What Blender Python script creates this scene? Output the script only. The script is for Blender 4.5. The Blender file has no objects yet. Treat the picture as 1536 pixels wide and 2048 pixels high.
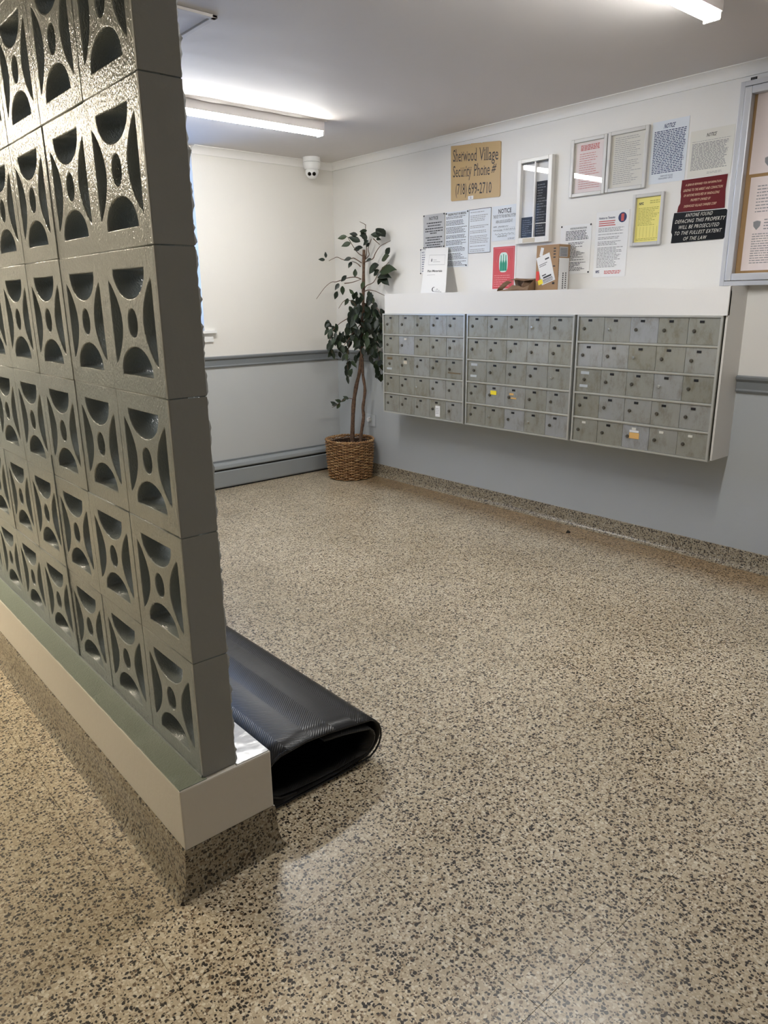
import bpy, bmesh, math, random
from mathutils import Vector, Matrix
random.seed(7)
D=bpy.data; S=bpy.context.scene; COL=S.collection
R=math.radians
# ------------------------------------------------------------------ camera
cam=D.cameras.new('camera'); co=D.objects.new('camera',cam); COL.objects.link(co); S.camera=co
YAW,PITCH,ROLL,FPX=R(-40.6134),R(-16.0559),R(-0.7018),1463.9
fw=Vector((-math.sin(YAW)*math.cos(PITCH),math.cos(YAW)*math.cos(PITCH),math.sin(PITCH)))
rt=Vector((math.cos(YAW),math.sin(YAW),0)); up=rt.cross(fw)
rt2=rt*math.cos(ROLL)+up*math.sin(ROLL); up2=-rt*math.sin(ROLL)+up*math.cos(ROLL)
M=Matrix((rt2,up2,-fw)).transposed().to_4x4(); M.translation=Vector((-3.8966,-5.1306,1.409)); co.matrix_world=M
cam.sensor_fit='VERTICAL'; cam.sensor_height=36; cam.lens=FPX*36/2048; cam.clip_start=.02; cam.clip_end=200
# ------------------------------------------------------------------ world, exposure
w=D.worlds.new('sky'); S.world=w; w.use_nodes=True
w.node_tree.nodes['Background'].inputs[0].default_value=(.30,.52,1,1); w.node_tree.nodes['Background'].inputs[1].default_value=2.5
S.view_settings.view_transform='Standard'; S.view_settings.look='None'; S.view_settings.gamma=1
S.view_settings.use_curve_mapping=False; S.view_settings.exposure=1.42
LAMP_MAIN=(1,.99,.965); LAMP_POWER=40.0      # white tubes over the lobby
HALL_LAMP=(1,.895,.71); HALL_POWER=90.0        # warmer tube in the hall left of the screen
H=2.47
# ------------------------------------------------------------------ materials
def nt(name):
    m=D.materials.new(name); m.use_nodes=True; n=m.node_tree; return m,n,n.nodes['Principled BSDF']
def plain(name,c,rough=.5,metal=0,spec=.5,coat=0):
    m,n,b=nt(name); b.inputs['Base Color'].default_value=(*c,1); b.inputs['Roughness'].default_value=rough
    b.inputs['Metallic'].default_value=metal; b.inputs['Specular IOR Level'].default_value=spec; b.inputs['Coat Weight'].default_value=coat
    return m
def N(n,t,**k):
    x=n.nodes.new(t)
    for a,v in k.items():
        if a.startswith('i_'): x.inputs[a[2:].replace('_',' ')].default_value=v
        else: setattr(x,a,v)
    return x
def pos(n): return N(n,'ShaderNodeNewGeometry').outputs['Position']
def noise(n,vec,scale,detail=3,rough=.5):
    x=N(n,'ShaderNodeTexNoise'); x.inputs['Scale'].default_value=scale; x.inputs['Detail'].default_value=detail; x.inputs['Roughness'].default_value=rough
    n.links.new(vec,x.inputs['Vector']); return x
def ramp(n,fac,stops,interp='LINEAR'):
    x=N(n,'ShaderNodeValToRGB'); r=x.color_ramp; r.interpolation=interp
    while len(r.elements)<len(stops): r.elements.new(.5)
    for e,(p,c) in zip(r.elements,stops):
        e.position=p; e.color=(*c,1) if len(c)==3 else c
    n.links.new(fac,x.inputs[0]); return x
def mixc(n,fac,a,b,mode='MIX'):
    x=N(n,'ShaderNodeMix',data_type='RGBA',blend_type=mode)
    for s,v in ((0,fac),(6,a),(7,b)):
        if hasattr(v,'is_linked'): n.links.new(v,x.inputs[s])
        else: x.inputs[s].default_value=v if s==0 else (*v,1)
    return x.outputs[2]
def math_(n,op,a,b=None):
    x=N(n,'ShaderNodeMath',operation=op)
    for i,v in enumerate((a,b)):
        if v is None: continue
        if hasattr(v,'is_linked'): n.links.new(v,x.inputs[i])
        else: x.inputs[i].default_value=v
    return x.outputs[0]
def bump(n,b,h,strength,dist=.002):
    x=N(n,'ShaderNodeBump'); x.inputs['Strength'].default_value=strength; x.inputs['Distance'].default_value=dist
    n.links.new(h,x.inputs['Height']); n.links.new(x.outputs[0],b.inputs['Normal'])
def painted(name,c,rough=.45,bscale=90,bstr=.25,var=.06,dist=.002,spec=.5):
    m,n,b=nt(name); p=pos(n); big=noise(n,p,1.7,4)
    c2=tuple(x*(1-var) for x in c); n.links.new(mixc(n,big.outputs[0],c,c2),b.inputs['Base Color'])
    b.inputs['Roughness'].default_value=rough; b.inputs['Specular IOR Level'].default_value=spec
    bump(n,b,noise(n,p,bscale,3).outputs[0],bstr,dist); return m
def wall_paint(name,top,low,zsplit,rough=.38):
    m,n,b=nt(name); p=pos(n); sx=N(n,'ShaderNodeSeparateXYZ'); n.links.new(p,sx.inputs[0])
    f=math_(n,'LESS_THAN',sx.outputs[2],zsplit); big=noise(n,p,1.3,5,.6)
    t=mixc(n,big.outputs[0],top,tuple(x*.93 for x in top)); l=mixc(n,big.outputs[0],low,tuple(x*.9 for x in low))
    n.links.new(mixc(n,f,t,l),b.inputs['Base Color']); b.inputs['Roughness'].default_value=rough
    h=math_(n,'ADD',noise(n,p,8,4).outputs[0],math_(n,'MULTIPLY',noise(n,p,120,2).outputs[0],.12))
    bump(n,b,h,.35,.006); return m
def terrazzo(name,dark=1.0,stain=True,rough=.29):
    m,n,b=nt(name); p=pos(n)
    d=noise(n,p,60,2); off=N(n,'ShaderNodeVectorMath',operation='MULTIPLY_ADD')
    n.links.new(d.outputs['Color'],off.inputs[0]); off.inputs[1].default_value=(.012,.012,.012); n.links.new(p,off.inputs[2]); v=off.outputs[0]
    def chips(scale,r0,r1,a,vec=v):
        vo=N(n,'ShaderNodeTexVoronoi'); vo.inputs['Scale'].default_value=scale; n.links.new(vec,vo.inputs['Vector'])
        s=N(n,'ShaderNodeSeparateColor'); n.links.new(vo.outputs['Color'],s.inputs[0])
        rad=math_(n,'ADD',math_(n,'MULTIPLY',s.outputs[1],r1),r0)
        ins=math_(n,'LESS_THAN',vo.outputs['Distance'],rad)
        return s.outputs[0],ins
    k=dark
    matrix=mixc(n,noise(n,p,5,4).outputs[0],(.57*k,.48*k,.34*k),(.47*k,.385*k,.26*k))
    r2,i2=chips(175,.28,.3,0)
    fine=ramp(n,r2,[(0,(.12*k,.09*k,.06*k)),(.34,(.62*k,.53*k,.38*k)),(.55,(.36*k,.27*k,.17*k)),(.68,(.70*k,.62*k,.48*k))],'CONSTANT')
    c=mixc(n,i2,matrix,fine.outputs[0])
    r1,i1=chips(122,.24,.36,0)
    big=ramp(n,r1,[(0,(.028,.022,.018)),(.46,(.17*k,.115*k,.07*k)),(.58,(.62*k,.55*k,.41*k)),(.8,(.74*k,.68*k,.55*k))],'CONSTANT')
    c=mixc(n,i1,c,big.outputs[0])
    sx=N(n,'ShaderNodeSeparateXYZ'); n.links.new(p,sx.inputs[0])
    if stain:   # brown worn wax band along the mailbox wall
        f=math_(n,'ADD',sx.outputs[0],math_(n,'MULTIPLY',noise(n,p,4,4).outputs[0],.18))
        mr=N(n,'ShaderNodeMapRange'); n.links.new(f,mr.inputs[0]); mr.inputs[1].default_value=-.32; mr.inputs[2].default_value=-.1; mr.inputs[4].default_value=.85
        c=mixc(n,mr.outputs[0],c,mixc(n,1.0,c,(.55,.42,.28),'MULTIPLY'))
        dirt=ramp(n,noise(n,p,1.6,6,.65).outputs[0],[(.33,(.80,.78,.74)),(.6,(1,1,1))])
        c=mixc(n,1.0,c,dirt.outputs[0],'MULTIPLY')
    n.links.new(c,b.inputs['Base Color'])
    rr=math_(n,'ADD',math_(n,'MULTIPLY',noise(n,p,3,5).outputs[0],.16),rough-.06); n.links.new(rr,b.inputs['Roughness'])
    bump(n,b,noise(n,p,7,3).outputs[0],.06,.01); return m
def emit(name,c,s):
    m=D.materials.new(name); m.use_nodes=True; n=m.node_tree; n.nodes.clear()
    e=n.nodes.new('ShaderNodeEmission'); e.inputs[0].default_value=(*c,1); e.inputs[1].default_value=s
    o=n.nodes.new('ShaderNodeOutputMaterial'); n.links.new(e.outputs[0],o.inputs[0]); return m
def glass(name,tint=(1,1,1),rough=.02):
    m=D.materials.new(name); m.use_nodes=True; n=m.node_tree; n.nodes.clear()
    t=n.nodes.new('ShaderNodeBsdfTransparent'); t.inputs[0].default_value=(*tint,1)
    g=n.nodes.new('ShaderNodeBsdfGlossy'); g.inputs['Roughness'].default_value=rough
    lw=n.nodes.new('ShaderNodeLayerWeight'); lw.inputs[0].default_value=.5
    pw=N(n,'ShaderNodeMath',operation='POWER'); pw.inputs[1].default_value=5; n.links.new(lw.outputs['Facing'],pw.inputs[0])
    f=N(n,'ShaderNodeMath',operation='MULTIPLY_ADD'); f.inputs[1].default_value=.9; f.inputs[2].default_value=.022; n.links.new(pw.outputs[0],f.inputs[0])
    x=n.nodes.new('ShaderNodeMixShader')
    o=n.nodes.new('ShaderNodeOutputMaterial'); n.links.new(f.outputs[0],x.inputs[0]); n.links.new(t.outputs[0],x.inputs[1]); n.links.new(g.outputs[0],x.inputs[2]); n.links.new(x.outputs[0],o.inputs[0]); return m
def metal_door():
    m,n,b=nt('aged_aluminium'); p=pos(n); oi=N(n,'ShaderNodeObjectInfo')
    base=ramp(n,oi.outputs['Random'],[(0,(.33,.32,.27)),(.5,(.37,.365,.32)),(.85,(.40,.40,.375)),(1,(.43,.44,.455))])
    mq=N(n,'ShaderNodeMapping'); mq.inputs['Scale'].default_value=(1,1.6,.8); n.links.new(p,mq.inputs[0]); dirt=ramp(n,noise(n,mq.outputs[0],11,6,.72).outputs[0],[(.32,(.70,.66,.57)),(.50,(.96,.96,.94)),(.6,(1,1,1))])
    n.links.new(mixc(n,1.0,base.outputs[0],dirt.outputs[0],'MULTIPLY'),b.inputs['Base Color'])
    mp=N(n,'ShaderNodeMapping'); mp.inputs['Scale'].default_value=(40,400,6); n.links.new(p,mp.inputs[0])
    n.links.new(math_(n,'ADD',math_(n,'MULTIPLY',noise(n,mp.outputs[0],1,3).outputs[0],.2),.36),b.inputs['Roughness'])
    b.inputs['Metallic'].default_value=.55; bump(n,b,noise(n,p,14,3).outputs[0],.12,.004); return m
def screen_paint(name,c,rough=.14):
    m,n,b=nt(name); p=pos(n)
    n.links.new(mixc(n,noise(n,p,2.2,4).outputs[0],c,tuple(x*.86 for x in c)),b.inputs['Base Color'])
    b.inputs['Roughness'].default_value=rough; b.inputs['Specular IOR Level'].default_value=.6
    mp=N(n,'ShaderNodeMapping'); mp.inputs['Scale'].default_value=(1,1,.55); n.links.new(p,mp.inputs[0])
    h=math_(n,'ADD',noise(n,mp.outputs[0],230,2,.5).outputs[0],math_(n,'MULTIPLY',noise(n,p,60,3,.6).outputs[0],.7))
    bump(n,b,h,.8,.0022); return m
def rubber():
    m,n,b=nt('black_rubber'); tc=N(n,'ShaderNodeUVMap'); sx=N(n,'ShaderNodeSeparateXYZ'); n.links.new(tc.outputs[0],sx.inputs[0])
    tri=math_(n,'PINGPONG',sx.outputs[1],.085); s=math_(n,'ADD',sx.outputs[0],math_(n,'MULTIPLY',tri,1.0))
    g=math_(n,'PINGPONG',s,.0045); edge=math_(n,'LESS_THAN',math_(n,'ABSOLUTE',math_(n,'SUBTRACT',sx.outputs[1],.02)),.02)
    b.inputs['Base Color'].default_value=(.0055,.0055,.0065,1); b.inputs['Roughness'].default_value=.34; b.inputs['Specular IOR Level'].default_value=.45
    bump(n,b,g,.4,.25); return m
def bark():
    m,n,b=nt('bark'); p=pos(n); n.links.new(ramp(n,noise(n,p,55,5,.7).outputs[0],[(.35,(.055,.028,.016)),(.65,(.17,.10,.06))]).outputs[0],b.inputs['Base Color'])
    b.inputs['Roughness'].default_value=.8; bump(n,b,noise(n,p,90,3).outputs[0],.6,.004); return m
def leafm():
    m,n,b=nt('ficus_leaf'); oi=N(n,'ShaderNodeObjectInfo')
    n.links.new(ramp(n,oi.outputs['Random'],[(0,(.006,.012,.006)),(.6,(.011,.022,.010)),(.9,(.022,.040,.014)),(1,(.05,.075,.03))]).outputs[0],b.inputs['Base Color'])
    b.inputs['Roughness'].default_value=.5; return m
def wickm():
    m,n,b=nt('wicker'); p=pos(n); mp=N(n,'ShaderNodeMapping'); mp.inputs['Scale'].default_value=(14,14,70); n.links.new(p,mp.inputs[0])
    n.links.new(ramp(n,noise(n,mp.outputs[0],1,4,.7).outputs[0],[(.3,(.13,.055,.022)),(.5,(.34,.18,.075)),(.68,(.62,.42,.21))]).outputs[0],b.inputs['Base Color'])
    b.inputs['Roughness'].default_value=.5; return m
WHITE=(.80,.785,.75); GREY=(.47,.50,.52)
M_=dict(
 wall=wall_paint('wall_paint',WHITE,GREY,.98), wallb=wall_paint('back_wall_paint',(.80,.775,.72),(.54,.555,.55),.98),
 ceil=painted('ceiling_paint',(.66,.625,.60),.7,3,.35,.05,.02), corn=painted('cornice_paint',(.84,.82,.78),.5,60,.2),
 casing=painted('casing_paint',(.80,.78,.745),.42,70,.2), rail=painted('rail_paint',(.20,.215,.225),.35,80,.15),
 heat=painted('heater_paint',(.30,.32,.325),.38,80,.15), dark=plain('dark_gap',(.01,.01,.01),.8),
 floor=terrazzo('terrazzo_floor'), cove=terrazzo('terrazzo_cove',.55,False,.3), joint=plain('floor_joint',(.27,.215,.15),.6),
 block=screen_paint('block_gloss_paint',(.245,.272,.270)), blockend=painted('block_end_paint',(.30,.305,.29),.55,60,.35,.08,.004),
 curb=painted('curb_paint',(.70,.66,.585),.42,60,.3,.06,.004), curbtop=screen_paint('curb_top_paint',(.27,.31,.25),.3), curbgloss=painted('curb_top_gloss_paint',(.62,.62,.62),.16,18,.3,.08,.006),
 lamp=emit('lamp_light',LAMP_MAIN,LAMP_POWER), rear=emit('rear_fill_light',(1,.95,.87),9.0), hall=emit('hall_lamp_light',HALL_LAMP,HALL_POWER), house=plain('fixture_white',(.82,.79,.78),.4),
 glass=glass('thin_glass'), wglass=glass('window_glass',(.95,.97,1)), metal=metal_door(), rim=plain('aluminium_rim',(.60,.60,.56),.32,.6), alu=plain('aluminium_frame',(.55,.56,.59),.42,.35),
 lock=plain('lock_metal',(.13,.12,.10),.35,.7), lockn=plain('bright_lock',(.8,.8,.78),.15,1), black=plain('black',(.006,.006,.007),.45), ink=plain('print_ink',(.035,.035,.04),.6),
 inkg=plain('grey_ink',(.25,.25,.26),.7), inkb=plain('blue_ink',(.02,.035,.12),.6), inkr=plain('red_ink',(.55,.10,.09),.6), inkw=plain('white_letters',(.72,.70,.62),.5), inkc=plain('cream_letters',(.85,.62,.42),.5), inky=plain('olive_ink',(.34,.30,.05),.6),
 paper=plain('white_paper',(.80,.80,.80),.55), paperb=plain('bluish_paper',(.70,.745,.80),.5), paperc=plain('cream_paper',(.72,.70,.63),.5), paperp=plain('pinkish_paper',(.80,.70,.68),.5), paperg=plain('grey_notice',(.47,.475,.49),.45),
 yellow=plain('yellow_paper',(.85,.76,.22),.5), tan=painted('tan_sign_board',(.58,.40,.18),.4,30,.1,.15), red=plain('dark_red_plaque',(.13,.008,.012),.35,0,.3), blackp=plain('black_plaque',(.004,.005,.007),.4,0,.25), poster=plain('red_poster',(.62,.075,.085),.5),
 posterl=plain('pink_line',(.85,.35,.36),.5), green=plain('green_bottle_print',(.015,.28,.15),.35), mint=plain('mint_print',(.65,.82,.76),.5), silver=plain('worn_silver_frame',(.56,.55,.53),.42,.2), cream=plain('white_enamel',(.82,.81,.78),.3),
 cork=painted('cork',(.42,.25,.10),.8,120,.3,.3), board=plain('letter_board',(.006,.008,.014),.6,0,.3), card=painted('cardboard',(.38,.235,.125),.7,60,.1,.1), kraft=painted('kraft_paper',(.25,.155,.09),.75,40,.3,.2), tape=plain('masking_tape',(.62,.56,.45),.6),
 redst=plain('red_sticker',(.75,.05,.03),.5), yelst=plain('yellow_sticker',(.9,.72,.03),.5), orst=plain('orange_residue',(.75,.45,.15),.6), brst=plain('brown_label',(.17,.12,.06),.6),
 rubber=rubber(), bark=bark(), leaf=leafm(), wick=wickm(), gapshade=plain('gap_shade_liner',(.035,.017,.008),.9), soil=plain('moss_filler',(.03,.05,.025),.9), camw=plain('camera_white',(.80,.80,.78),.3), lens=plain('camera_lens',(.004,.004,.004),.08), camg=plain('camera_seam',(.30,.30,.30),.5),
 trimw=painted('window_trim_paint',(.80,.80,.78),.35,60,.15), plate=plain('outlet_plate',(.50,.53,.55),.4), plug=plain('white_plug',(.8,.8,.8),.35), crumb=plain('dark_debris',(.02,.016,.012),.9),
)
# ------------------------------------------------------------------ helpers
def link(o,parent=None,loc=None):
    COL.objects.link(o)
    if parent is not None: o.parent=parent
    if loc is not None: o.location=loc
    return o
def tag(o,label=None,cat=None,group=None,kind=None):
    for k,v in (('label',label),('category',cat),('group',group),('kind',kind)):
        if v: o[k]=v
    return o
def empty(name,loc,label=None,cat=None,group=None):
    o=D.objects.new(name,None); link(o,None,Vector(loc)); o.empty_display_size=.05; return tag(o,label,cat,group)
ROOT={}
class MB:
    def __init__(s): s.v=[]; s.f=[]; s.smooth=False
    def add(s,vs,fs):
        n=len(s.v); s.v+= [Vector(v) for v in vs]; s.f+=[tuple(i+n for i in f) for f in fs]; return s
    def box(s,a,b):
        x0,x1=sorted((a[0],b[0])); y0,y1=sorted((a[1],b[1])); z0,z1=sorted((a[2],b[2]))
        return s.add([(x0,y0,z0),(x1,y0,z0),(x1,y1,z0),(x0,y1,z0),(x0,y0,z1),(x1,y0,z1),(x1,y1,z1),(x0,y1,z1)],
          [(0,3,2,1),(4,5,6,7),(0,1,5,4),(1,2,6,5),(2,3,7,6),(3,0,4,7)])
    def prism(s,prof,axis,a,b):  # closed 2-D profile swept along an axis
        n=len(prof); vs=[]
        for t in (a,b):
            for (p,q) in prof:
                vs.append((t,p,q) if axis==0 else (p,t,q) if axis==1 else (p,q,t))
        fs=[(i,(i+1)%n,n+(i+1)%n,n+i) for i in range(n)]+[tuple(range(n))[::-1],tuple(range(n,2*n))]
        return s.add(vs,fs)
    def tube(s,pts,rad,seg=6,cap=True):
        pts=[Vector(p) for p in pts]; rad=rad if isinstance(rad,(list,tuple)) else [rad]*len(pts); rings=[]; ref=None
        for i,p in enumerate(pts):
            t=(pts[min(i+1,len(pts)-1)]-pts[max(i-1,0)]).normalized()
            if ref is None: ref=t.orthogonal().normalized()
            ref=(ref-t*ref.dot(t)).normalized(); bi=t.cross(ref)
            rings.append([p+(ref*math.cos(k*math.tau/seg)+bi*math.sin(k*math.tau/seg))*rad[i] for k in range(seg)])
        vs=[v for r in rings for v in r]; fs=[]
        for i in range(len(pts)-1):
            for k in range(seg): fs.append((i*seg+k,i*seg+(k+1)%seg,(i+1)*seg+(k+1)%seg,(i+1)*seg+k))
        if cap: fs+=[tuple(range(seg))[::-1],tuple((len(pts)-1)*seg+k for k in range(seg))]
        s.smooth=True; return s.add(vs,fs)
    def lathe(s,prof,c=(0,0,0),seg=32,mat=None):
        c=Vector(c); vs=[];fs=[]
        for r,z in prof:
            for k in range(seg):
                v=Vector((r*math.cos(k*math.tau/seg),r*math.sin(k*math.tau/seg),z)); 
                if mat is not None: v=mat@v
                vs.append(c+v)
        for i in range(len(prof)-1):
            for k in range(seg): fs.append((i*seg+k,i*seg+(k+1)%seg,(i+1)*seg+(k+1)%seg,(i+1)*seg+k))
        s.smooth=True; return s.add(vs,fs)
    def wrect(s,x,y0,y1,z0,z1,t=.0004):  # flat print on the mailbox wall, facing -X, front at x
        return s.box((x,y0,z0),(x+t,y1,z1))
    def build(s,name,mat,parent=None,bevel=0,merge=False,origin=None):
        me=D.meshes.new(name); o_=Vector(origin) if origin is not None else (parent.matrix_world.translation if (parent is not None and False) else Vector((0,0,0)))
        off=worldloc(parent) if parent is not None else (o_ if origin is not None else Vector((0,0,0)))
        me.from_pydata([v-off for v in s.v],[],s.f); me.materials.append(M_[mat] if isinstance(mat,str) else mat)
        bm=bmesh.new(); bm.from_mesh(me)
        if merge: bmesh.ops.remove_doubles(bm,verts=bm.verts,dist=1e-5)
        bmesh.ops.recalc_face_normals(bm,faces=bm.faces)
        if bevel: bmesh.ops.bevel(bm,geom=[e for e in bm.edges],offset=bevel,segments=2,affect='EDGES',profile=.6)
        bm.to_mesh(me); bm.free()
        if s.smooth:
            for p in me.polygons: p.use_smooth=True
            try: me.set_sharp_from_angle(angle=R(45))
            except Exception: pass
        o=D.objects.new(name,me); link(o,parent)
        if parent is None and origin is not None: o.location=origin
        return o
def worldloc(o):
    v=Vector((0,0,0))
    while o is not None: v+=o.location; o=o.parent
    return v
def struct(o,**k): o['kind']='structure'; return o
# text: body -> vertices in (u right, v up); scaled to fit a box
TCACHE={}
def glyphs(body,res=2,space=1.0,bold=0.0):
    key=(body,space,bold)
    if key in TCACHE: return TCACHE[key]
    cu=D.curves.new('t','FONT'); cu.body=body; cu.size=1; cu.resolution_u=res; cu.space_character=space; cu.offset=bold; cu.align_x='LEFT'
    ob=D.objects.new('t',cu); COL.objects.link(ob); dg=bpy.context.evaluated_depsgraph_get(); me=D.meshes.new_from_object(ob.evaluated_get(dg))
    vs=[(v.co.x,v.co.y) for v in me.vertices]; fs=[tuple(p.vertices) for p in me.polygons]
    D.objects.remove(ob); D.curves.remove(cu); D.meshes.remove(me); TCACHE[key]=(vs,fs); return TCACHE[key]
def bbox(vs): return min(v[0] for v in vs),max(v[0] for v in vs),min(v[1] for v in vs),max(v[1] for v in vs)
def wtext(mb,body,x,yl,yr,zb,zt,shear=0,bold=.0,space=1.0):
    """lettering on the mailbox wall: left edge yl (larger Y) to right edge yr, baseline box zb..zt"""
    vs,fs=glyphs(body,space=space,bold=bold); a,b,c,d=bbox(vs)
    out=[]
    for (u,v) in vs:
        s=(u-a)/(b-a); t=(v-c)/(d-c); uu=yl-(yl-yr)*s-shear*(zt-zb)*(t-.5); out.append((x,uu,zb+(zt-zb)*t))
    mb.add(out,fs)
def lines(mb,x,yl,yr,zt,zb,n,h=.42,ragged=.25,words=True,ys=0,skip=()):
    """rows of word-long dashes, as print too fine to read"""
    p=(zt-zb)/n
    for i in range(n):
        if i in skip: continue
        z=zt-(i+.5)*p; end=yl-(yl-yr)*(1-random.random()*ragged); y=yl-ys
        while y>end:
            wl=random.uniform(.006,.022) if words else (yl-end)
            y2=max(end,y-wl); mb.wrect(x,y,y2,z-p*h/2,z+p*h/2,.0003); y=y2-.0035
# ------------------------------------------------------------------ room shell
XL,YR,YH=-5.45,-8.0,2.0
fl=struct(MB().box((XL,YR,-.08),(0.2,YH,-.006)).build('floor','joint'))
gx=[-3.44+.54*i for i in range(-4,8)]; gy=[-3.91+.53*i for i in range(-8,13)]
gx=[XL]+[g for g in gx if XL+.05<g<-.05]+[0]; gy=[YR]+[g for g in gy if YR+.05<g<YH-.05]+[YH]
pc={}
for i in range(len(gx)-1):
    for j in range(len(gy)-1):
        a,b,c,d=gx[i],gx[i+1],gy[j],gy[j+1]; k=(round(b-a,3),round(d-c,3))
        if k not in pc:
            o=MB().box((.0006,.0006,-.006),(b-a-.0006,d-c-.0006,0)).build('panel','floor'); o.parent=fl; pc[k]=o.data
        else: o=D.objects.new('panel',pc[k]); link(o,fl)
        o.location=(a,c,0)
struct(MB().box((XL-.1,YR-.1,H),(0.2,YH+.1,H+.1)).build('ceiling','ceil')); ceil=D.objects['ceiling']
struct(MB().box((0,YR,-.08),(.15,.15,H)).build('wall_right','wall'))
WX0,WX1,WZ0,WZ1=-2.95,-1.238,1.215,2.425
b=MB(); b.box((-3.3,0,-.08),(WX0,.16,H)); b.box((WX1,0,-.08),(0,.16,H)); b.box((WX0,0,-.08),(WX1,.16,WZ0)); b.box((WX0,0,WZ1),(WX1,.16,H))
struct(b.build('wall_back','wallb'))
struct(MB().box((XL-.15,YR,-.08),(XL,YH,H)).build('wall_left','wall'))
struct(MB().box((XL-.15,YR-.15,-.08),(.15,YR,H)).build('wall_rear','wall'))
struct(MB().box((XL-.15,YH,-.08),(-3.15,YH+.15,H)).build('wall_hall_end','wall'))
struct(MB().box((-3.3,.16,-.08),(-3.15,YH,H)).build('wall_hall_side','wall'))
# cornice: concave cove
def cove(d,h,n=6):
    p=[(0,0),(0,-h)]
    for i in range(n+1):
        t=i/n*math.pi/2; p.append((d*(.18+.82*(1-math.cos(t))),-h+h*.92*math.sin(t)))
    p.append((d,0)); return p
pr=cove(.06,.05)
b=MB(); b.smooth=True; b.prism([(-x,H+z) for x,z in pr],1,YR,0); struct(b.build('trim_1','corn'))
b=MB(); b.smooth=True; b.prism([(-y,H+z) for y,z in pr],0,WX1,-.0) ; struct(b.build('trim_2','corn'))
# chair rails
def railprof(z0,z1):
    h=z1-z0; return [(0,z0),(.010,z0),(.014,z0+.10*h),(.010,z0+.2*h),(.011,z0+.62*h),(.016,z0+.70*h),(.022,z0+.78*h),(.024,z0+.93*h),(.016,z1),(0,z1)]
struct(MB().prism([(-y,z) for y,z in railprof(.937,1.022)],0,-3.3,0).build('trim_3','rail'))
b=MB(); P_=[(-x,z) for x,z in railprof(.935,1.020)]; b.prism(P_,1,YR,-3.42); struct(b.build('trim_4','rail'))
b=MB(); b.prism(P_,1,-.855,-.0); struct(b.build('trim_5','rail'))
# terrazzo base cove on the mailbox wall
bp=[(0,-.002),(-.045,-.002),(-.030,.006),(-.020,.016),(-.014,.034),(-.012,.09),(-.009,.097),(0,.097)]
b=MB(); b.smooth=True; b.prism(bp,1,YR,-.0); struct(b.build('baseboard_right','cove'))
# window in back wall
wn=struct(MB().box((WX0,.145,WZ0),(WX0+.05,.18,WZ1)).box((WX1-.035,.13,WZ0),(WX1,.18,WZ1)).box((WX0,.13,WZ1-.04),(WX1,.18,WZ1)).box((WX0,.13,WZ0),(WX1,.18,WZ0+.045)).box((-2.12,.135,WZ0),(-2.07,.175,WZ1)).build('window_1','trimw'))
MB().box((WX0+.01,.152,WZ0+.01),(WX1-.01,.157,WZ1-.01)).build('pane','wglass',wn)
MB().box((WX0-.08,-.035,WZ0-.022),(WX1+.085,.13,WZ0)).build('window_sill','trimw',wn,.003)
MB().box((WX0-.06,-.014,WZ0-.085),(WX1+.062,-.001,WZ0-.022)).build('apron','trimw',wn,.002)
# ------------------------------------------------------------------ breeze-block screen on its curb
Xs,TH,Ye,zc,PW,PH=-3.238,.0888,-3.675,.302,.2855,.305
Xa,Xb,Yc,zb=-3.307,-3.056,-3.690,.135
def block_mesh():
    cu=D.curves.new('b','CURVE'); cu.dimensions='2D'; cu.fill_mode='BOTH'; cu.extrude=TH/2-.003; cu.bevel_depth=.003; cu.bevel_resolution=1
    W,Hh=PW-.005,PH-.005
    def spl(pts):
        s=cu.splines.new('POLY'); s.points.add(len(pts)-1); s.use_cyclic_u=True
        for p,q in zip(s.points,pts): p.co=(q[0]*W,q[1]*Hh,0,1)
    def arc(x0,x1,y0,hgt,n=16,flip=False,pw=.92):
        out=[]
        for i in range(n+1):
            t=i/n; c=math.cos(math.pi*(1-t)); out.append((x0+(x1-x0)*(c*.5+.5), y0+hgt*math.sin(math.pi*t)**pw))
        return out
    spl([(0,0),(1,0),(1,1),(0,1)])
    up=arc(.20,.80,.885,-.225); spl(up); spl([(x,1-y) for x,y in arc(.20,.80,.885,-.225)][::-1])
    le=[]; n=18
    for i in range(n+1):
        t=i/n; y=.19+.62*t; le.append((.105+.20*math.sin(math.pi*t)**.85,y))
    le+= [(.098,.80),(.094,.75),(.094,.25),(.098,.20)]
    spl(le); spl([(1-x,y) for x,y in le][::-1])
    spl([(.5+.095*math.cos(k*math.tau/20),.5+.11*math.sin(k*math.tau/20)) for k in range(20)])
    ob=D.objects.new('b',cu); COL.objects.link(ob); me=D.meshes.new_from_object(ob.evaluated_get(bpy.context.evaluated_depsgraph_get()))
    # map (u,v,w) -> (x=w,y=u,z=v)
    for v in me.vertices: v.co=Vector((v.co.z,v.co.x,v.co.y))
    bm=bmesh.new(); bm.from_mesh(me); bmesh.ops.remove_doubles(bm,verts=bm.verts,dist=1e-5); bmesh.ops.recalc_face_normals(bm,faces=bm.faces); bm.to_mesh(me); bm.free()
    D.objects.remove(ob); me.materials.clear(); me.materials.append(M_['block']); me.name='block'; return me
scr=struct(MB().box((Xs+.004,-.232,zc),(Xs+TH-.004,0,H)).build('wall_screen','block'))
bme=block_mesh()
for k in range(7):
    for n in range(12):
        if k*PH+zc+PH>H+.02: pass
        o=D.objects.new('block',bme); link(o,scr); jit=random.uniform(-.0012,.0012)
        o.location=(Xs+TH/2+jit,Ye+n*PW+.0025,zc+k*PH+.0025); o.rotation_euler=(0,0,random.uniform(-.004,.004))
b=MB()
for k in range(8):
    z=zc+k*PH; b.box((Xs+.002,Ye-.0005,z-.0035),(Xs+TH-.002,-.232,min(z+.0035,H-.0)))
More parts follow.
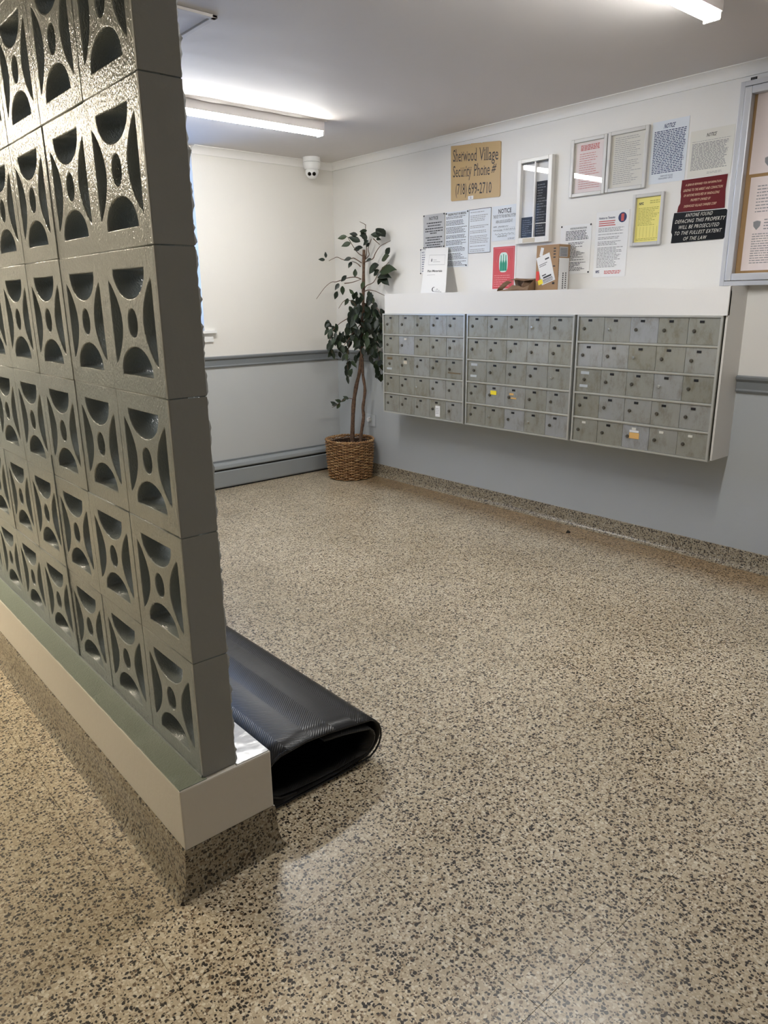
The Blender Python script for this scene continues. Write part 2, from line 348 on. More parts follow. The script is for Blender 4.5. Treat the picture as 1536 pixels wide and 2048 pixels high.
for n in range(1,13):
    y=Ye+n*PW; b.box((Xs+.002,y-.0035,zc),(Xs+TH-.002,y+.0035,zc+7*PH))
tag(b.build('mortar','block',scr),kind='stuff')
# smooth end face with joint lines, one facing piece per course, plus ragged paint edge
for k in range(7):
    z0=zc+k*PH+.0015; z1=min(zc+(k+1)*PH-.0015,H-.001); nseg=44; vs=[];fs=[]
    b=MB(); prof=[]
    for i in range(nseg+1):
        z=z0+(z1-z0)*i/nseg; e=0.0 if i in (0,nseg) else 0.0
        bulge=.0015+random.uniform(0,.0022)+(.0035 if random.random()<.08 else 0)+.002*math.sin(i*.5+k*2)+.0012*math.sin(i*1.3)
        prof.append((z,bulge if 0<i<nseg else -.001))
    for z,bu in prof: vs+=[(Xs-.0005,Ye+.006,z),(Xs-.0005,Ye-.001,z),(Xs+.002,Ye-.003,z),(Xs+TH-.001,Ye-.003,z),(Xs+TH+bu,Ye,z),(Xs+TH+bu*.6,Ye+.008,z)]
    for i in range(nseg):
        for j in range(5): fs.append((i*6+j,i*6+j+1,(i+1)*6+j+1,(i+1)*6+j))
        fs.append((i*6+5,i*6,(i+1)*6,(i+1)*6+5))
    fs+=[(0,1,2,3,4,5)[::-1],tuple(nseg*6+j for j in range(6))]
    b.add(vs,fs).build('end_face','blockend',scr)
# raised glossy paint runs along two joints
b=MB()
for (y,z0,z1) in ((Ye+PW*3,zc+.02,zc+2.2*PH),(Ye+PW*2.985,zc+.0,zc+.8*PH)):
    pts=[(Xs-.0005,y+random.uniform(-.001,.001),z0+(z1-z0)*i/30) for i in range(31)]; b.tube(pts,[.003+random.uniform(0,.0015) for _ in pts],6)
b.build('paint_run','block',scr)
cb=struct(MB().box((Xa,Yc,zb),(Xb,-.0,zc-.001)).build('wall_curb','curb',None,.004))
def sheet(mb,x0,x1,y0,y1,z,n,amp):   # slightly uneven paint layer on the curb top
    vs=[];fs=[]
    for i in range(n+1):
        y=y0+(y1-y0)*i/n
        for x in (x0+ (random.uniform(-amp,amp) if x0<-3.25 else 0),x1): vs.append((x,y,z))
        for x in (x0,x1): vs.append((x,y,z-.004))
    for i in range(n):
        a=4*i;c=a+4; fs+=[(a,a+1,c+1,c),(a+2,c+2,c+3,a+3),(a,c,c+2,a+2),(a+1,a+3,c+3,c+1)]
    fs+=[(0,2,3,1),(4*n,4*n+1,4*n+3,4*n+2)]; mb.add(vs,fs)
b=MB(); sheet(b,Xa+.002,Xs+.004,Yc+.004,-.0,zc+.0012,120,.0015); b.build('ledge_paint','curbtop',cb)
b=MB(); sheet(b,Xs+TH-.002,Xb-.003,Yc+.004,-.0,zc+.0012,40,0); b.build('ledge_paint','curbgloss',cb)['label']='glossy pale ledge on the lobby side'
b=MB(); z0=zc+.0015                                # caulk bead at the foot of the screen
pts=[(Xs-.001,Ye+i*.05,z0+random.uniform(-.001,.001)) for i in range(73)]; b.tube(pts,.004,5); b.build('caulk_bead','block',cb)
# terrazzo base of the curb: coved out on the three open sides
b=MB(); b.smooth=True
prof=[(0,zb+.0005),(.003,zb-.002),(.006,.09),(.010,.05),(.019,.022),(.036,.004),(.045,-.003)]
rings=[]
for (o,z) in prof: rings.append([(Xa-o*.8-.001,0,z),(Xa-o*.8-.001,Yc-o*.25-.001,z),(Xb+o*.8+.001,Yc-o*.25-.001,z),(Xb+o*.8+.001,0,z)])
vs=[p for r in rings for p in r]; fs=[]
for i in range(len(prof)-1):
    for j in range(4): fs.append((4*i+j,4*i+(j+1)%4,4*i+4+(j+1)%4,4*i+4+j))
fs+=[(0,1,2,3),tuple(4*(len(prof)-1)+j for j in range(4))]
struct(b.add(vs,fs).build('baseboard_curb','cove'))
# ------------------------------------------------------------------ ceiling things
def fixture(name,c,axis,L,lm,label,group=None):
    root=empty(name,(c[0],c[1],H),label,'ceiling light',group); hw=.036
    def bx(a,b,z0,z1,wd): return ((c[0]+a,c[1]-wd,z0),(c[0]+b,c[1]+wd,z1)) if axis==0 else ((c[0]-wd,c[1]+a,z0),(c[0]+wd,c[1]+b,z1))
    MB().box(*bx(-L/2,L/2,H-.058,H-.002,hw)).build('housing','house',root,.003)
    pr=[(-.032,H-.058),(-.032,H-.066)]+[(-.032*math.cos(t*math.pi/8),H-.066-.018*math.sin(t*math.pi/8)) for t in range(1,8)]+[(.032,H-.066),(.032,H-.058)]
    b=MB(); b.smooth=True; b.prism([((c[1] if axis==0 else c[0])+p,z) for p,z in pr],axis,(c[axis])-L/2+.012,c[axis]+L/2-.012); b.build('diffuser',lm,root)
    for s in (-1,1):
        e=s*L/2; a,bb=sorted((e,e-s*.012)); MB().box(*bx(a,bb,H-.085,H-.003,hw-.003)).build('end_cap','house',root,.003)
    return root
fixture('light_fixture',(-1.545,-1.13,H),0,1.22,'lamp','long white ceiling light nearest the back wall above the plant')
fixture('light_fixture',(-1.55,-3.585,H),0,1.22,'lamp','long white ceiling light cut by the top edge, above the mailbox wall')
fixture('light_fixture',(-4.26,-.35,H),1,1.9,'hall','long ceiling light in the hall left of the block screen')
fixture('light_fixture',(-3.0,-7.0,H),0,1.22,'rear','added fill light at the rear of the lobby, unseen behind the viewer')  # unseen fill light, added to brighten the screen end faces and near floor
b=MB(); n=40; vs=[];fs=[]   # ridge shaped to stand in for the gap shadow above the first fixture
for i in range(n+1):
    x=-2.15+1.22*i/n; wv=.010+.010*math.sin(i*.55)*math.sin(i*.13)+.012*math.sin(math.pi*i/n); y=-1.13-.038
    vs+=[(x,y,H),(x,y-.012-wv,H),(x,y-.006-wv*.6,H-.006-wv*.4),(x,y,H-.004)]
for i in range(n):
    for j in range(4): fs.append((4*i+j,4*i+(j+1)%4,4*i+4+(j+1)%4,4*i+4+j))
b.smooth=True; b.add(vs,fs+[(0,1,2,3),(4*n,4*n+1,4*n+2,4*n+3)]).build('gap_shadow_ridge','ceil',ceil)
hp=empty('access_hatch',(-2.52,-2.03,H),'flat white access hatch in the ceiling beside the block screen','ceiling hatch')
MB().box((-2.75,-2.26,H-.006),(-2.29,-1.8,H-.001)).build('panel','ceil',hp)
b=MB(); 
for a in ((-2.775,-2.285,-2.265,-2.262),(-2.775,-1.8,-2.265,-1.777),(-2.775,-2.285,-2.752,-1.777),(-2.288,-2.285,-2.265,-1.777)): b.box((a[0],a[1],H-.012),(a[2],a[3],H-.001))
b.build('frame','ceil',hp,.002)
tk=empty('wire_raceway',(-2.2,-.72,H),'thin white wire clip on the ceiling near the window','wire clip'); MB().tube([(-2.4,-.70,H-.006),(-2.05,-.73,H-.006)],.005,6).build('tube','house',tk)
cm=empty('security_camera',(-.315,-.155,H),'white dome security camera on the ceiling in the far corner','camera'); c=(-.315,-.155,0)
MB().lathe([(.001,H-.001),(.066,H-.001),(.067,H-.036),(.001,H-.036)],c).build('mount_base','camw',cm)
MB().lathe([(.001,H-.036),(.064,H-.036),(.064,H-.039),(.001,H-.039)],c).build('seam','camg',cm)
MB().lathe([(.001,H-.039),(.067,H-.039),(.065,H-.060),(.057,H-.080),(.052,H-.086),(.001,H-.086)],c).build('collar','camw',cm)
eb=MB().lathe([(.050*math.sin(t*math.pi/14)+1e-4,H-.104+.050*math.cos(t*math.pi/14)) for t in range(15)],c,28).build('eyeball','camw',cm)
dv=Vector((-.60,-.78,-.42)).normalized(); side=Vector((0,0,1)).cross(dv).normalized()
for s in (-1,1):
    q=dv.to_track_quat('Z','Y').to_matrix(); ce=Vector((c[0],c[1],H-.104))+dv*.0445+side*s*.0175
    MB().lathe([(1e-4,0),(.0135,0),(.0135,.006),(.012,.008),(1e-4,.0075)],ce,20,q).build('lens','lens',eb)
# ------------------------------------------------------------------ heater on back wall
ht=empty('baseboard_heater',(-1.7,-.03,0),'grey baseboard radiator along the back wall behind the basket','heater')
x0,x1=-3.28,-.02
MB().prism([(-.002,.012),(-.052,.012),(-.052,.020),(-.056,.020),(-.056,.136),(-.046,.142),(-.002,.142)],0,x0,x1).build('front_panel','heat',ht)
MB().box((x0,-.042,.142),(x1,-.002,.156)).build('slot','dark',ht)
MB().prism([(-.002,.156),(-.050,.156),(-.056,.165),(-.050,.186),(-.030,.203),(-.002,.208)],0,x0,x1).build('top_cover','heat',ht)
MB().box((x0,-.012,.208),(x1,-.002,.218)).build('top_strip','rail',ht)
MB().box((x0,-.045,0),(x1,-.002,.012)).build('base_channel','dark',ht)
# ------------------------------------------------------------------ mailbox casing and cabinets
d=.193; CZ0,CZ1=.588,1.461
b=MB(); prof=[(-.853,1.461)]
prof=[(-.853,1.461),(-2.50,1.463),(-2.95,1.4625),(-3.14,1.452),(-3.235,1.446),(-3.262,1.460),(-3.418,1.460)]
front=[(-.853,1.322)]+prof+[(-3.418,1.322)]
vs=[];fs=[]
for x in (-d-.004,-d+.012):
    vs+=[(x,y,z) for y,z in front]
n=len(front); fs=[tuple(range(n)),tuple(range(n,2*n))[::-1]]+[(i,(i+1)%n,n+(i+1)%n,n+i) for i in range(n)]
b.add(vs,fs); b.box((-d+.012,-.856,1.425),(0,-3.412,1.4475)); b.box((-d+.012,-.853,1.322),(-d+.02,-3.418,1.44))
b.box((-d+.006,-3.418,CZ0+.006),(0,-3.408,1.4615)); b.box((-d+.03,-.853,CZ0+.006),(0,-.843,1.45)); b.box((-d+.03,-.853,CZ0+.004),(0,-3.408,CZ0+.02))
struct(b.build('trim_6','casing'))
units=[(-.833,-1.672),(-1.690,-2.538),(-2.556,-3.402)]
names=['bank of 25 metal mailboxes nearest the plant','middle bank of 25 metal mailboxes, with a yellow sticker','bank of 25 metal mailboxes at the right end, under the plaques']
rowz=[1.312,1.170,1.026,.880,.736,.598]
dm=None; lockm=None; platem=None
for ui,(yl,yr) in enumerate(units):
    root=empty('mailbox_cabinet',(-.1,(yl+yr)/2,CZ0),names[ui],'mailboxes','mailbox banks in the white casing'); X=-d-.004
    MB().box((X+.010,yl-.004,CZ0+.002),(-.03,yr+.004,1.3215)).build('body','metal',root)
    b=MB(); b.box((X-.006,yl,CZ0),(X+.01,yl-.011,1.3215)); b.box((X-.006,yr+.011,CZ0),(X+.01,yr,1.3215)); b.box((X-.006,yl-.011,1.312),(X+.01,yr+.011,1.3215)); b.box((X-.006,yl-.011,CZ0),(X+.01,yr+.011,.598)); b.build('frame','rim',root)
    for z in rowz[1:5]:
        b=MB(); b.prism([(X+.008,z-.006),(X-.003,z-.006),(X-.006,z-.001),(X-.006,z+.003),(X-.002,z+.006),(X+.008,z+.006)],1,yl-.011,yr+.011); b.build('rail','rim',root)
    b=MB(); b.box((X+.004,yl-.0185,CZ0+.012),(X+.0045,yl-.0185-.001,1.31)); 
    dw=(yl-yr-.026)/5
    for r in range(5):
        zt=rowz[r]-(.0075 if r else .001); zbm=rowz[r+1]+(.0075 if r<4 else .001)
        for cidx in range(5):
            ya=yl-.013-cidx*dw; yb=ya-dw; g=.0009
            o=MB().box((X+.001+random.uniform(-.0006,.0008),ya-g,zbm),(X+.009,yb+g,zt)).build('door','metal',root,.0008)
            py=ya-.071; pz=zt-.020; ly=ya-.034; lz=zt-.066
            key=(ui,r,cidx)
            special=key in ((0,2,0),(1,2,0),(2,2,0))
            if special: ly=ya-.055; lz=zt-.060
            if not special:
                pm='inkw' if key in ((0,1,1),(2,4,0),(2,4,2),(2,4,3),(2,4,4)) else 'black'
                MB().box((X-.0012,py+.012,pz-.0062),(X+.002,py-.012,pz+.0062)).build('number_plate',pm,o)
            else:
                MB().wrect(X-.0002,ya-.03,ya-.085,zt-.03,zt-.014,.002).build('label_holder','brst' if ui==0 else 'plate',o)
                MB().wrect(X-.0002,ya-.025,ya-.08,zt-.105,zt-.09,.002).build('label_holder','plate',o)
            lm='lockn' if key in ((0,3,2),(1,0,3),(1,2,4),(1,4,1),(1,4,3),(2,0,1),(2,1,2),(2,2,3)) else 'lock'
            q=Matrix.Rotation(-math.pi/2,3,'Y')
            MB().lathe([(.0001,-.001),(.0098,-.001),(.0098,.003),(.0075,.007),(.0001,.0075)],(X,ly,lz),14,q).build('lock',lm,o)
            def st(mat,a,bb,z0,z1,nm='sticker',**k):
                s=MB().wrect(X-.0006,ya-a,ya-bb,zt+z0,zt+z1,.0012).build(nm,mat,o); return s
            if key==(0,4,3): st('paper',.062,.108,-.118,-.04); t_=MB(); lines(t_,X-.0009,ya-.067,ya-.103,zt-.055,zt-.10,4,.3); t_.build('print','inkg',o)
            if key==(0,2,1): st('tape',.05,.088,-.055,-.033)
            if key==(1,3,1): st('yelst',.042,.092,-.062,-.036)
            if key==(1,3,2): st('orst',.038,.072,-.052,-.040); st('orst',.05,.095,-.075,-.066)
            if key==(2,4,2): st('orst',.045,.105,-.075,-.042); st('paper',.045,.102,-.040,-.028)
            if key==(0,2,4): st('brst',.02,.14,-.095,-.087,'marker_scrawl')
# ------------------------------------------------------------------ signs and notices on the mailbox wall
G='notices on the mailbox wall'
def board(name,yl,yr,zb,zt,mat,label,cat,t=.0012,gap=.0004,group=None,taper=0,bevel=0,pts=None):
    root=empty(name,(-gap,(yl+yr)/2,zb),label,cat,group)
    if pts:  # irregular outline, list of (y,z)
        n=len(pts); vs=[(-gap,y,z) for y,z in pts]+[(-gap-t,y,z) for y,z in pts]
        MB().add(vs,[tuple(range(n)),tuple(range(n,2*n))[::-1]]+[(i,(i+1)%n,n+(i+1)%n,n+i) for i in range(n)]).build('sheet',mat,root)
    else: MB().box((-gap,yl,zb),(-gap-t,yr,zt)).build('sheet',mat,root,bevel)
    return root,-gap-t-.0005
# security phone sign with serif lettering
pts=[(-1.332,2.408),(-1.42,2.400),(-1.50,2.396),(-1.505,2.391),(-1.515,2.397),(-1.60,2.389),(-1.605,2.384),(-1.618,2.388),(-1.758,2.376),(-1.770,2.370),(-1.774,2.056),(-1.768,2.048),(-1.60,2.053),(-1.345,2.062),(-1.338,2.068)]
root,x=board('sign',-1.33,-1.77,2.05,2.41,'tan','tan signboard with black serif phone number lettering, top of the wall','sign',.005,pts=pts)
SER={}
for ch in 'hnmr': SER[ch]='bl'
def serif_line(mb,body,x,yl,yr,zb,zt,slope):
    """condensed roman capitals and lower case: regular glyphs with slab serifs at the stem ends"""
    vs,fs=glyphs(body); a,b,c,d=bbox(vs); full=(yl-yr)
    capref=bbox(glyphs('H')[0]); ch_=capref[3]; sc=(zt-zb)/ch_; sy=full/(b-a)
    def P(u,v): s=(u-a)*sy; return (x,yl-s,zb+v*sc+slope*s)
    mb.add([P(u,v) for u,v in vs],fs)
    pen=0; sh=.035; xh=.52
    def adv(st): vv=glyphs(st)[0]; return bbox(vv)
    def slab(u0,u1,v0): 
        mb.add([P(u0,v0),P(u1,v0),P(u1,v0+sh),P(u0,v0+sh)],[(0,1,2,3)])
    for i,ch in enumerate(body):
        if ch==' ': continue
        pre=body[:i+1]; bb=bbox(glyphs(pre)[0]); g=bbox(glyphs(ch)[0]); w=g[1]-g[0]; u1=bb[1]; u0=u1-w; e=.045; st=.09
        if ch in 'hn': slab(u0-e,u0+st+e,0); slab(u1-st-e,u1+e,0)
        if ch in 'rPilf' : slab(u0-e,u0+st+e,0)
        if ch=='1': slab(u1-st-e,u1+e,0)
        if ch in 'hldi': slab(u0-e if ch!='d' else u1-st-e, u0+st if ch!='d' else u1, .69 if ch in 'hld' else .50)
        if ch=='d': slab(u1-st,u1+e,0)
        if ch in 'nru': slab(u0-e,u0+st,.50)
        if ch=='u': slab(u1-st-e,u1,.50); slab(u1-st,u1+e,0)
        if ch in 'Vwy': slab(u0-e,u0+st+e,.69 if ch=='V' else .50); slab(u1-st-e,u1+e,.69 if ch=='V' else .50)
        if ch in 'S': slab(u1-.05,u1+.0,.55)
mb=MB(); sl=-.066
serif_line(mb,'Sherwood',x,-1.354,-1.566,2.308,2.380,-.10)
serif_line(mb,'Village',x,-1.592,-1.752,2.284,2.356,-.10)
serif_line(mb,'Security',x,-1.356,-1.522,2.211,2.281,-.075)
serif_line(mb,'Phone',x,-1.548,-1.684,2.198,2.268,-.075)
wtext(mb,'#',x,-1.702,-1.736,2.196,2.246,.25,.012)
serif_line(mb,'(718)',x,-1.382,-1.482,2.100,2.166,-.07)
serif_line(mb,'699-2710',x,-1.500,-1.702,2.092,2.158,-.07)
mb.build('lettering','ink',root)
MB().wrect(x-.0002,-1.497,-1.545,2.056,2.078).build('sticker','paper',root); mb=MB(); wtext(mb,'G',x-.0006,-1.514,-1.528,2.06,2.074); mb.build('print','ink',root)
def screws(root,x,ys,zs,m='black'):
    q=Matrix.Rotation(-math.pi/2,3,'Y')
    for y in ys:
        for z in zs: MB().lathe([(.0001,0),(.0055,0),(.004,.003),(.0001,.0035)],(x,y,z),10,q).build('screw',m,root)
# grey notice
root,x=board('notice',-1.066,-1.279,1.770,1.996,'paperg','grey metal NOTICE plate with bold black lines, leftmost on the wall','notice',.0015,.0035)
mb=MB(); wtext(mb,'NOTICE',x,-1.125,-1.215,1.958,1.980,0,.02)
for z,a,bb in ((1.938,.035,.185),(1.920,.045,.175),(1.901,.020,.195),(1.884,.020,.195),(1.870,.07,.135),(1.842,.025,.19),(1.826,.04,.17),(1.808,.02,.195),(1.792,.035,.175),(1.777,.02,.19)):
    lines(mb,x,-1.066-a,-1.066-bb,z+.006,z-.006,1,.62,0)
mb.build('print','ink',root); screws(root,x,(-1.072,-1.273),(1.776,1.990))
# smoking policy
root,x=board('notice',-1.287,-1.503,1.633,1.995,'paperb','tall white smoking policy notice, second from the left, full of fine print','notice',.001,.001)
mb=MB(); wtext(mb,'BUILDING POLICY ON SMOKING',x,-1.312,-1.48,1.970,1.986,0,.02); lines(mb,x,-1.292,-1.49,1.966,1.64,38,.42,.3,skip=(2,7,13,17,22,27,33)); mb.build('print','ink',root); screws(root,x,(-1.293,-1.494),(1.986,)); screws(root,x,(-1.487,),(1.641,))
# bordered notice
root,x=board('notice',-1.507,-1.703,1.714,1.992,'paperb','white notice in a thin black border, left of the heating NOTICE','notice',.0015,.001)
mb=MB(); 
for a in ((-1.507,-1.703,1.989,1.992),(-1.507,-1.703,1.714,1.7165),(-1.507,-1.509,1.714,1.992),(-1.7005,-1.703,1.714,1.992)): mb.wrect(x,*a)
mb.build('border','ink',root); mb=MB(); lines(mb,x,-1.52,-1.69,1.978,1.722,24,.34,.3,skip=(1,6,7,10,13,19,21)); mb.build('print','inkg',root)
# heating notice
root,x=board('notice',-1.711,-1.915,1.780,1.992,'paperb','white NOTICE about the heating system key, above the red poster','notice',.001,.001)
mb=MB(); wtext(mb,'NOTICE',x,-1.765,-1.872,1.945,1.973,0,.02); wtext(mb,'THE KEY TO THE HEATING SYSTEM',x,-1.722,-1.908,1.918,1.938); wtext(mb,'AREA LOCK IS LOCATED AT:',x,-1.745,-1.885,1.888,1.906)
wtext(mb,'NAME:',x,-1.725,-1.755,1.862,1.871); wtext(mb,'TELEPHONE NUMBER',x,-1.725,-1.802,1.840,1.848); 
for z,a,bb in ((1.866,1.765,1.85),(1.846,1.81,1.905),(1.820,1.74,1.90),(1.806,1.76,1.84)):
    pts=[(x,-a-(bb-a)*i/26,z+.006*math.sin(i*2.1)*math.sin(i*.7+z*90)) for i in range(27)]; mb.tube(pts,.0009,3)
for z in (1.858,1.838,1.812): mb.wrect(x,-1.76,-1.908,z-.0006,z)
lines(mb,x,-1.85,-1.91,1.795,1.783,2,.3,.2); mb.build('print','ink',root)
# red bottle poster
root,x=board('poster',-1.722,-1.925,1.475,1.755,'paper','red poster with green bottles in an arch, standing behind the paper bag','poster',.001,.0008)
MB().wrect(x,-1.730,-1.912,1.480,1.742).build('red_field','poster',root); x-=.0006
def oval(y,z,ry,rz,n=28): return [(x,y+ry*math.cos(k*math.tau/n),z+rz*math.sin(k*math.tau/n)) for k in range(n)]
def poly(mb,ps): mb.add(ps,[tuple(range(len(ps)))])
mb=MB(); poly(mb,[(x,-1.82+.037*math.copysign(abs(math.cos(k*math.tau/32))**.6,math.cos(k*math.tau/32)),1.645+.062*math.copysign(abs(math.sin(k*math.tau/32))**.6,math.sin(k*math.tau/32))) for k in range(32)]); mb.build('medallion','mint',root)
mb=MB(); x-=.0004
for y,h in ((-1.800,.0),(-1.820,.006),(-1.840,0)):
    poly(mb,[(x,y+.0095,1.592),(x,y-.0095,1.592),(x,y-.0095,1.640),(x,y-.0035,1.660),(x,y-.003,1.690+h),(x,y+.003,1.690+h),(x,y+.0035,1.660),(x,y+.0095,1.640)])
mb.build('bottle_print','green',root); mb=MB()
mb.tube([(x,-1.82+.056*math.cos(math.pi*k/20),1.645+.078*math.sin(math.pi*k/20)) for k in range(21)],.0016,3)
for a in ((-1.738,-1.904,1.733,1.7345),(-1.738,-1.7395,1.49,1.733),(-1.9025,-1.904,1.49,1.733)): mb.wrect(x,*a)
lines(mb,x,-1.745,-1.90,1.57,1.49,6,.3,.3); mb.build('print','posterl',root)
# low notice behind the envelope
root,x=board('notice',-1.032,-1.16,1.600,1.768,'paper','small notice mostly hidden behind the leaning white envelope','notice',.0015,.001)
mb=MB()
for a in ((-1.034,-1.16,1.764,1.766),(-1.034,-1.036,1.602,1.766)): mb.wrect(x,*a)
wtext(mb,'NO',x,-1.048,-1.075,1.74,1.752,0,.02); lines(mb,x,-1.05,-1.15,1.735,1.61,8,.3,.4); mb.build('print','inkb',root); screws(root,x,(-1.036,),(1.602,1.765))
# directory case
root=empty('directory_case',(-.001,-2.06,1.750),'white framed glass directory case with black letter strips inside','display case')
y0,y1,z0,z1=-1.934,-2.196,1.748,2.236
MB().box((-.001,y0-.005,z0+.005),(-.006,y1+.005,z1-.005)).build('backing','paper',root)
b=MB(); fr=.028
b.box((-.001,y0,z0),(-.032,y0-fr,z1)); b.box((-.001,y1,z0),(-.032,y1+fr,z1)); b.box((-.001,y0-fr,z1),(-.032,y1+fr,z1-fr*.8)); b.box((-.001,y0-fr,z0),(-.032,y1+fr,z0+.034)); b.build('frame','cream',root,.0025)
b=MB(); b.box((-.010,-2.061,z0+.034),(-.026,-2.071,z1-fr*.8)); b.build('mullion','cream',root)
MB().box((-.0215,y0-fr+.001,z1-.024),(-.024,y1+fr-.001,z1-.030)).build('track','black',root)
for ya,yb,zt in ((-1.964,-2.060,1.903),(-2.072,-2.166,2.100)):
    bb=MB().box((-.007,ya,z0+.036),(-.011,yb,zt)).build('letter_board','board',root)
    mb=MB(); lines(mb,-.0118,ya-.008,yb+.008,zt-.012,z0+.045,int((zt-z0)*55),.26,.6); mb.build('letters','inkg',bb)
MB().wrect(-.0122,-2.072,-2.166,1.858,1.863).build('divider_strip','inkw',root)
MB().box((-.018,y0-fr-.001,z0+.035),(-.020,y1+fr+.001,z1-.024)).build('glass','glass',root)
MB().wrect(-.0328,-1.995,-2.09,z0+.004,z0+.030,.0006).build('tape_strip','tape',root)
# two framed certificates
def framed(yl,yr,zb,zt,pm,im,label,fw=.020,hasred=False,t=.018):
    root=empty('framed_notice',(-.001,(yl+yr)/2,zb),label,'frame')
    b=MB()
    for a in ((yl,yl-fw,zb,zt),(yr+fw,yr,zb,zt),(yl-fw,yr+fw,zt-fw,zt),(yl-fw,yr+fw,zb,zb+fw)):
        b.box((-.001,a[0],a[2]),(-t,a[1],a[3]))
    b.build('frame','silver',root,.003)
    MB().box((-.001,yl-fw*.6,zb+fw*.6),(-.004,yr+fw*.6,zt-fw*.6)).build('backing','paperc',root)
    return root
r=framed(-2.316,-2.553,1.982,2.291,'paperp','inkr','silver framed certificate with faded red print, left of the pair')
MB().wrect(-.0048,-2.345,-2.532,2.002,2.268).build('certificate','paperp',r); mb=MB(); lines(mb,-.0054,-2.375,-2.505,2.256,2.225,4,.6,.1); lines(mb,-.0054,-2.37,-2.52,2.215,2.02,16,.22,.5); mb.build('print','inkr',r); MB().box((-.009,-2.334,2.0),(-.0105,-2.535,2.273)).build('glass','glass',r)
r=framed(-2.558,-2.806,1.984,2.294,'paperc','inkg','silver framed certificate with grey print, right of the pair')
MB().wrect(-.0048,-2.588,-2.785,2.004,2.270).build('certificate','paperc',r); mb=MB(); lines(mb,-.0054,-2.60,-2.775,2.262,2.02,24,.22,.6); mb.build('print','inkg',r); MB().box((-.009,-2.576,2.002),(-.0105,-2.788,2.276)).build('glass','glass',r)
# yellow certificate
r=framed(-2.742,-2.925,1.688,1.954,'yellow','inky','tarnished silver frame holding a yellow certificate',.018)
MB().wrect(-.0055,-2.762,-2.908,1.708,1.935,.001).build('certificate','yellow',r); mb=MB(); lines(mb,-.0063,-2.775,-2.90,1.885,1.79,12,.3,.4); 
for i in range(7): mb.wrect(-.0062,-2.772-.02*i,-2.7727-.02*i,1.73,1.785)
lines(mb,-.0063,-2.77,-2.90,1.728,1.713,2,.3,.1); lines(mb,-.0063,-2.84,-2.90,1.92,1.90,2,.3,.1); mb.build('print','inky',r)
mb=MB(); wtext(mb,'NYC',-.0064,-2.776,-2.803,1.898,1.912,0,.05); mb.build('emblem','ink',r)
# blue-white and cream notices, plaques
root,x=board('notice',-2.818,-3.022,1.998,2.300,'paperb','bluish NOTICE sheet densely printed in navy, right of the framed pair','notice',.001,.0008)
mb=MB(); wtext(mb,'NOTICE',x,-2.885,-2.945,2.262,2.284,.3,.02); lines(mb,x,-2.832,-3.010,2.255,2.045,25,.5,.06); wtext(mb,'SHERWOOD VILLAGE',x,-2.885,-2.955,2.028,2.036); wtext(mb,'MANAGEMENT OFFICE',x,-2.875,-2.955,2.016,2.024); mb.build('print','inkb',root)
root,x=board('notice',-3.036,-3.262,2.003,2.222,'paperc','cream NOTICE sheet printed in grey, beside the large bulletin board','notice',.001,.0008)
mb=MB(); wtext(mb,'NOTICE',x,-3.122,-3.172,2.186,2.203,.3,.015); mb.build('title','ink',root)
mb=MB(); lines(mb,x,-3.048,-3.248,2.172,2.168,1,.4,0); lines(mb,x,-3.05,-3.24,2.163,2.035,20,.5,.12); lines(mb,x,-3.14,-3.22,2.024,2.012,2,.3,.1); mb.build('print','inkg',root)
pts=[(-3.012,1.997),(-3.251,1.999),(-3.247,1.93),(-3.253,1.842),(-3.000,1.842),(-3.004,1.87),(-3.013,1.885),(-3.013,1.92),(-3.010,1.94)]
root,x=board('plaque',-3.012,-3.25,1.84,1.997,'red','dark red plaque with slanted pale reward lettering','sign',.003,pts=pts)
mb=MB()
for t,a,bb,z in (('A $500.00 REWARD FOR INFORMATION',-3.035,-3.222,1.970),('LEADING TO THE ARREST AND CONVICTION',-3.026,-3.232,1.945),('OF ANYONE INVOLVED IN VANDALIZING',-3.030,-3.218,1.920),('PROPERTY OWNED BY',-3.070,-3.175,1.895),('SHERWOOD VILLAGE OWNERS CORP',-3.036,-3.208,1.868)):
    wtext(mb,t,x,a,bb,z-.006,z+.006,.3,.0,1.15)
mb.build('lettering','inkc',root)
pts=[(-2.985,1.840),(-3.262,1.836),(-3.272,1.826),(-3.272,1.706),(-3.262,1.695),(-2.981,1.690),(-2.984,1.732),(-2.977,1.745),(-2.980,1.80)]
root,x=board('plaque',-2.98,-3.27,1.69,1.84,'blackp','black plaque with slanted white warning lettering, under the red one','sign',.004,pts=pts)
mb=MB()
for t,a,bb,z in (('ANYONE FOUND',-3.050,-3.195,1.823),('DEFACING THIS PROPERTY',-2.997,-3.262,1.795),('WILL BE PROSECUTED',-3.017,-3.235,1.766),('TO THE FULLEST EXTENT',-2.997,-3.250,1.737),('OF THE LAW',-3.050,-3.175,1.708)):
    wtext(mb,t,x,a,bb,z-.009,z+.009,.3,.0,1.15)
mb.build('lettering','inkw',root)
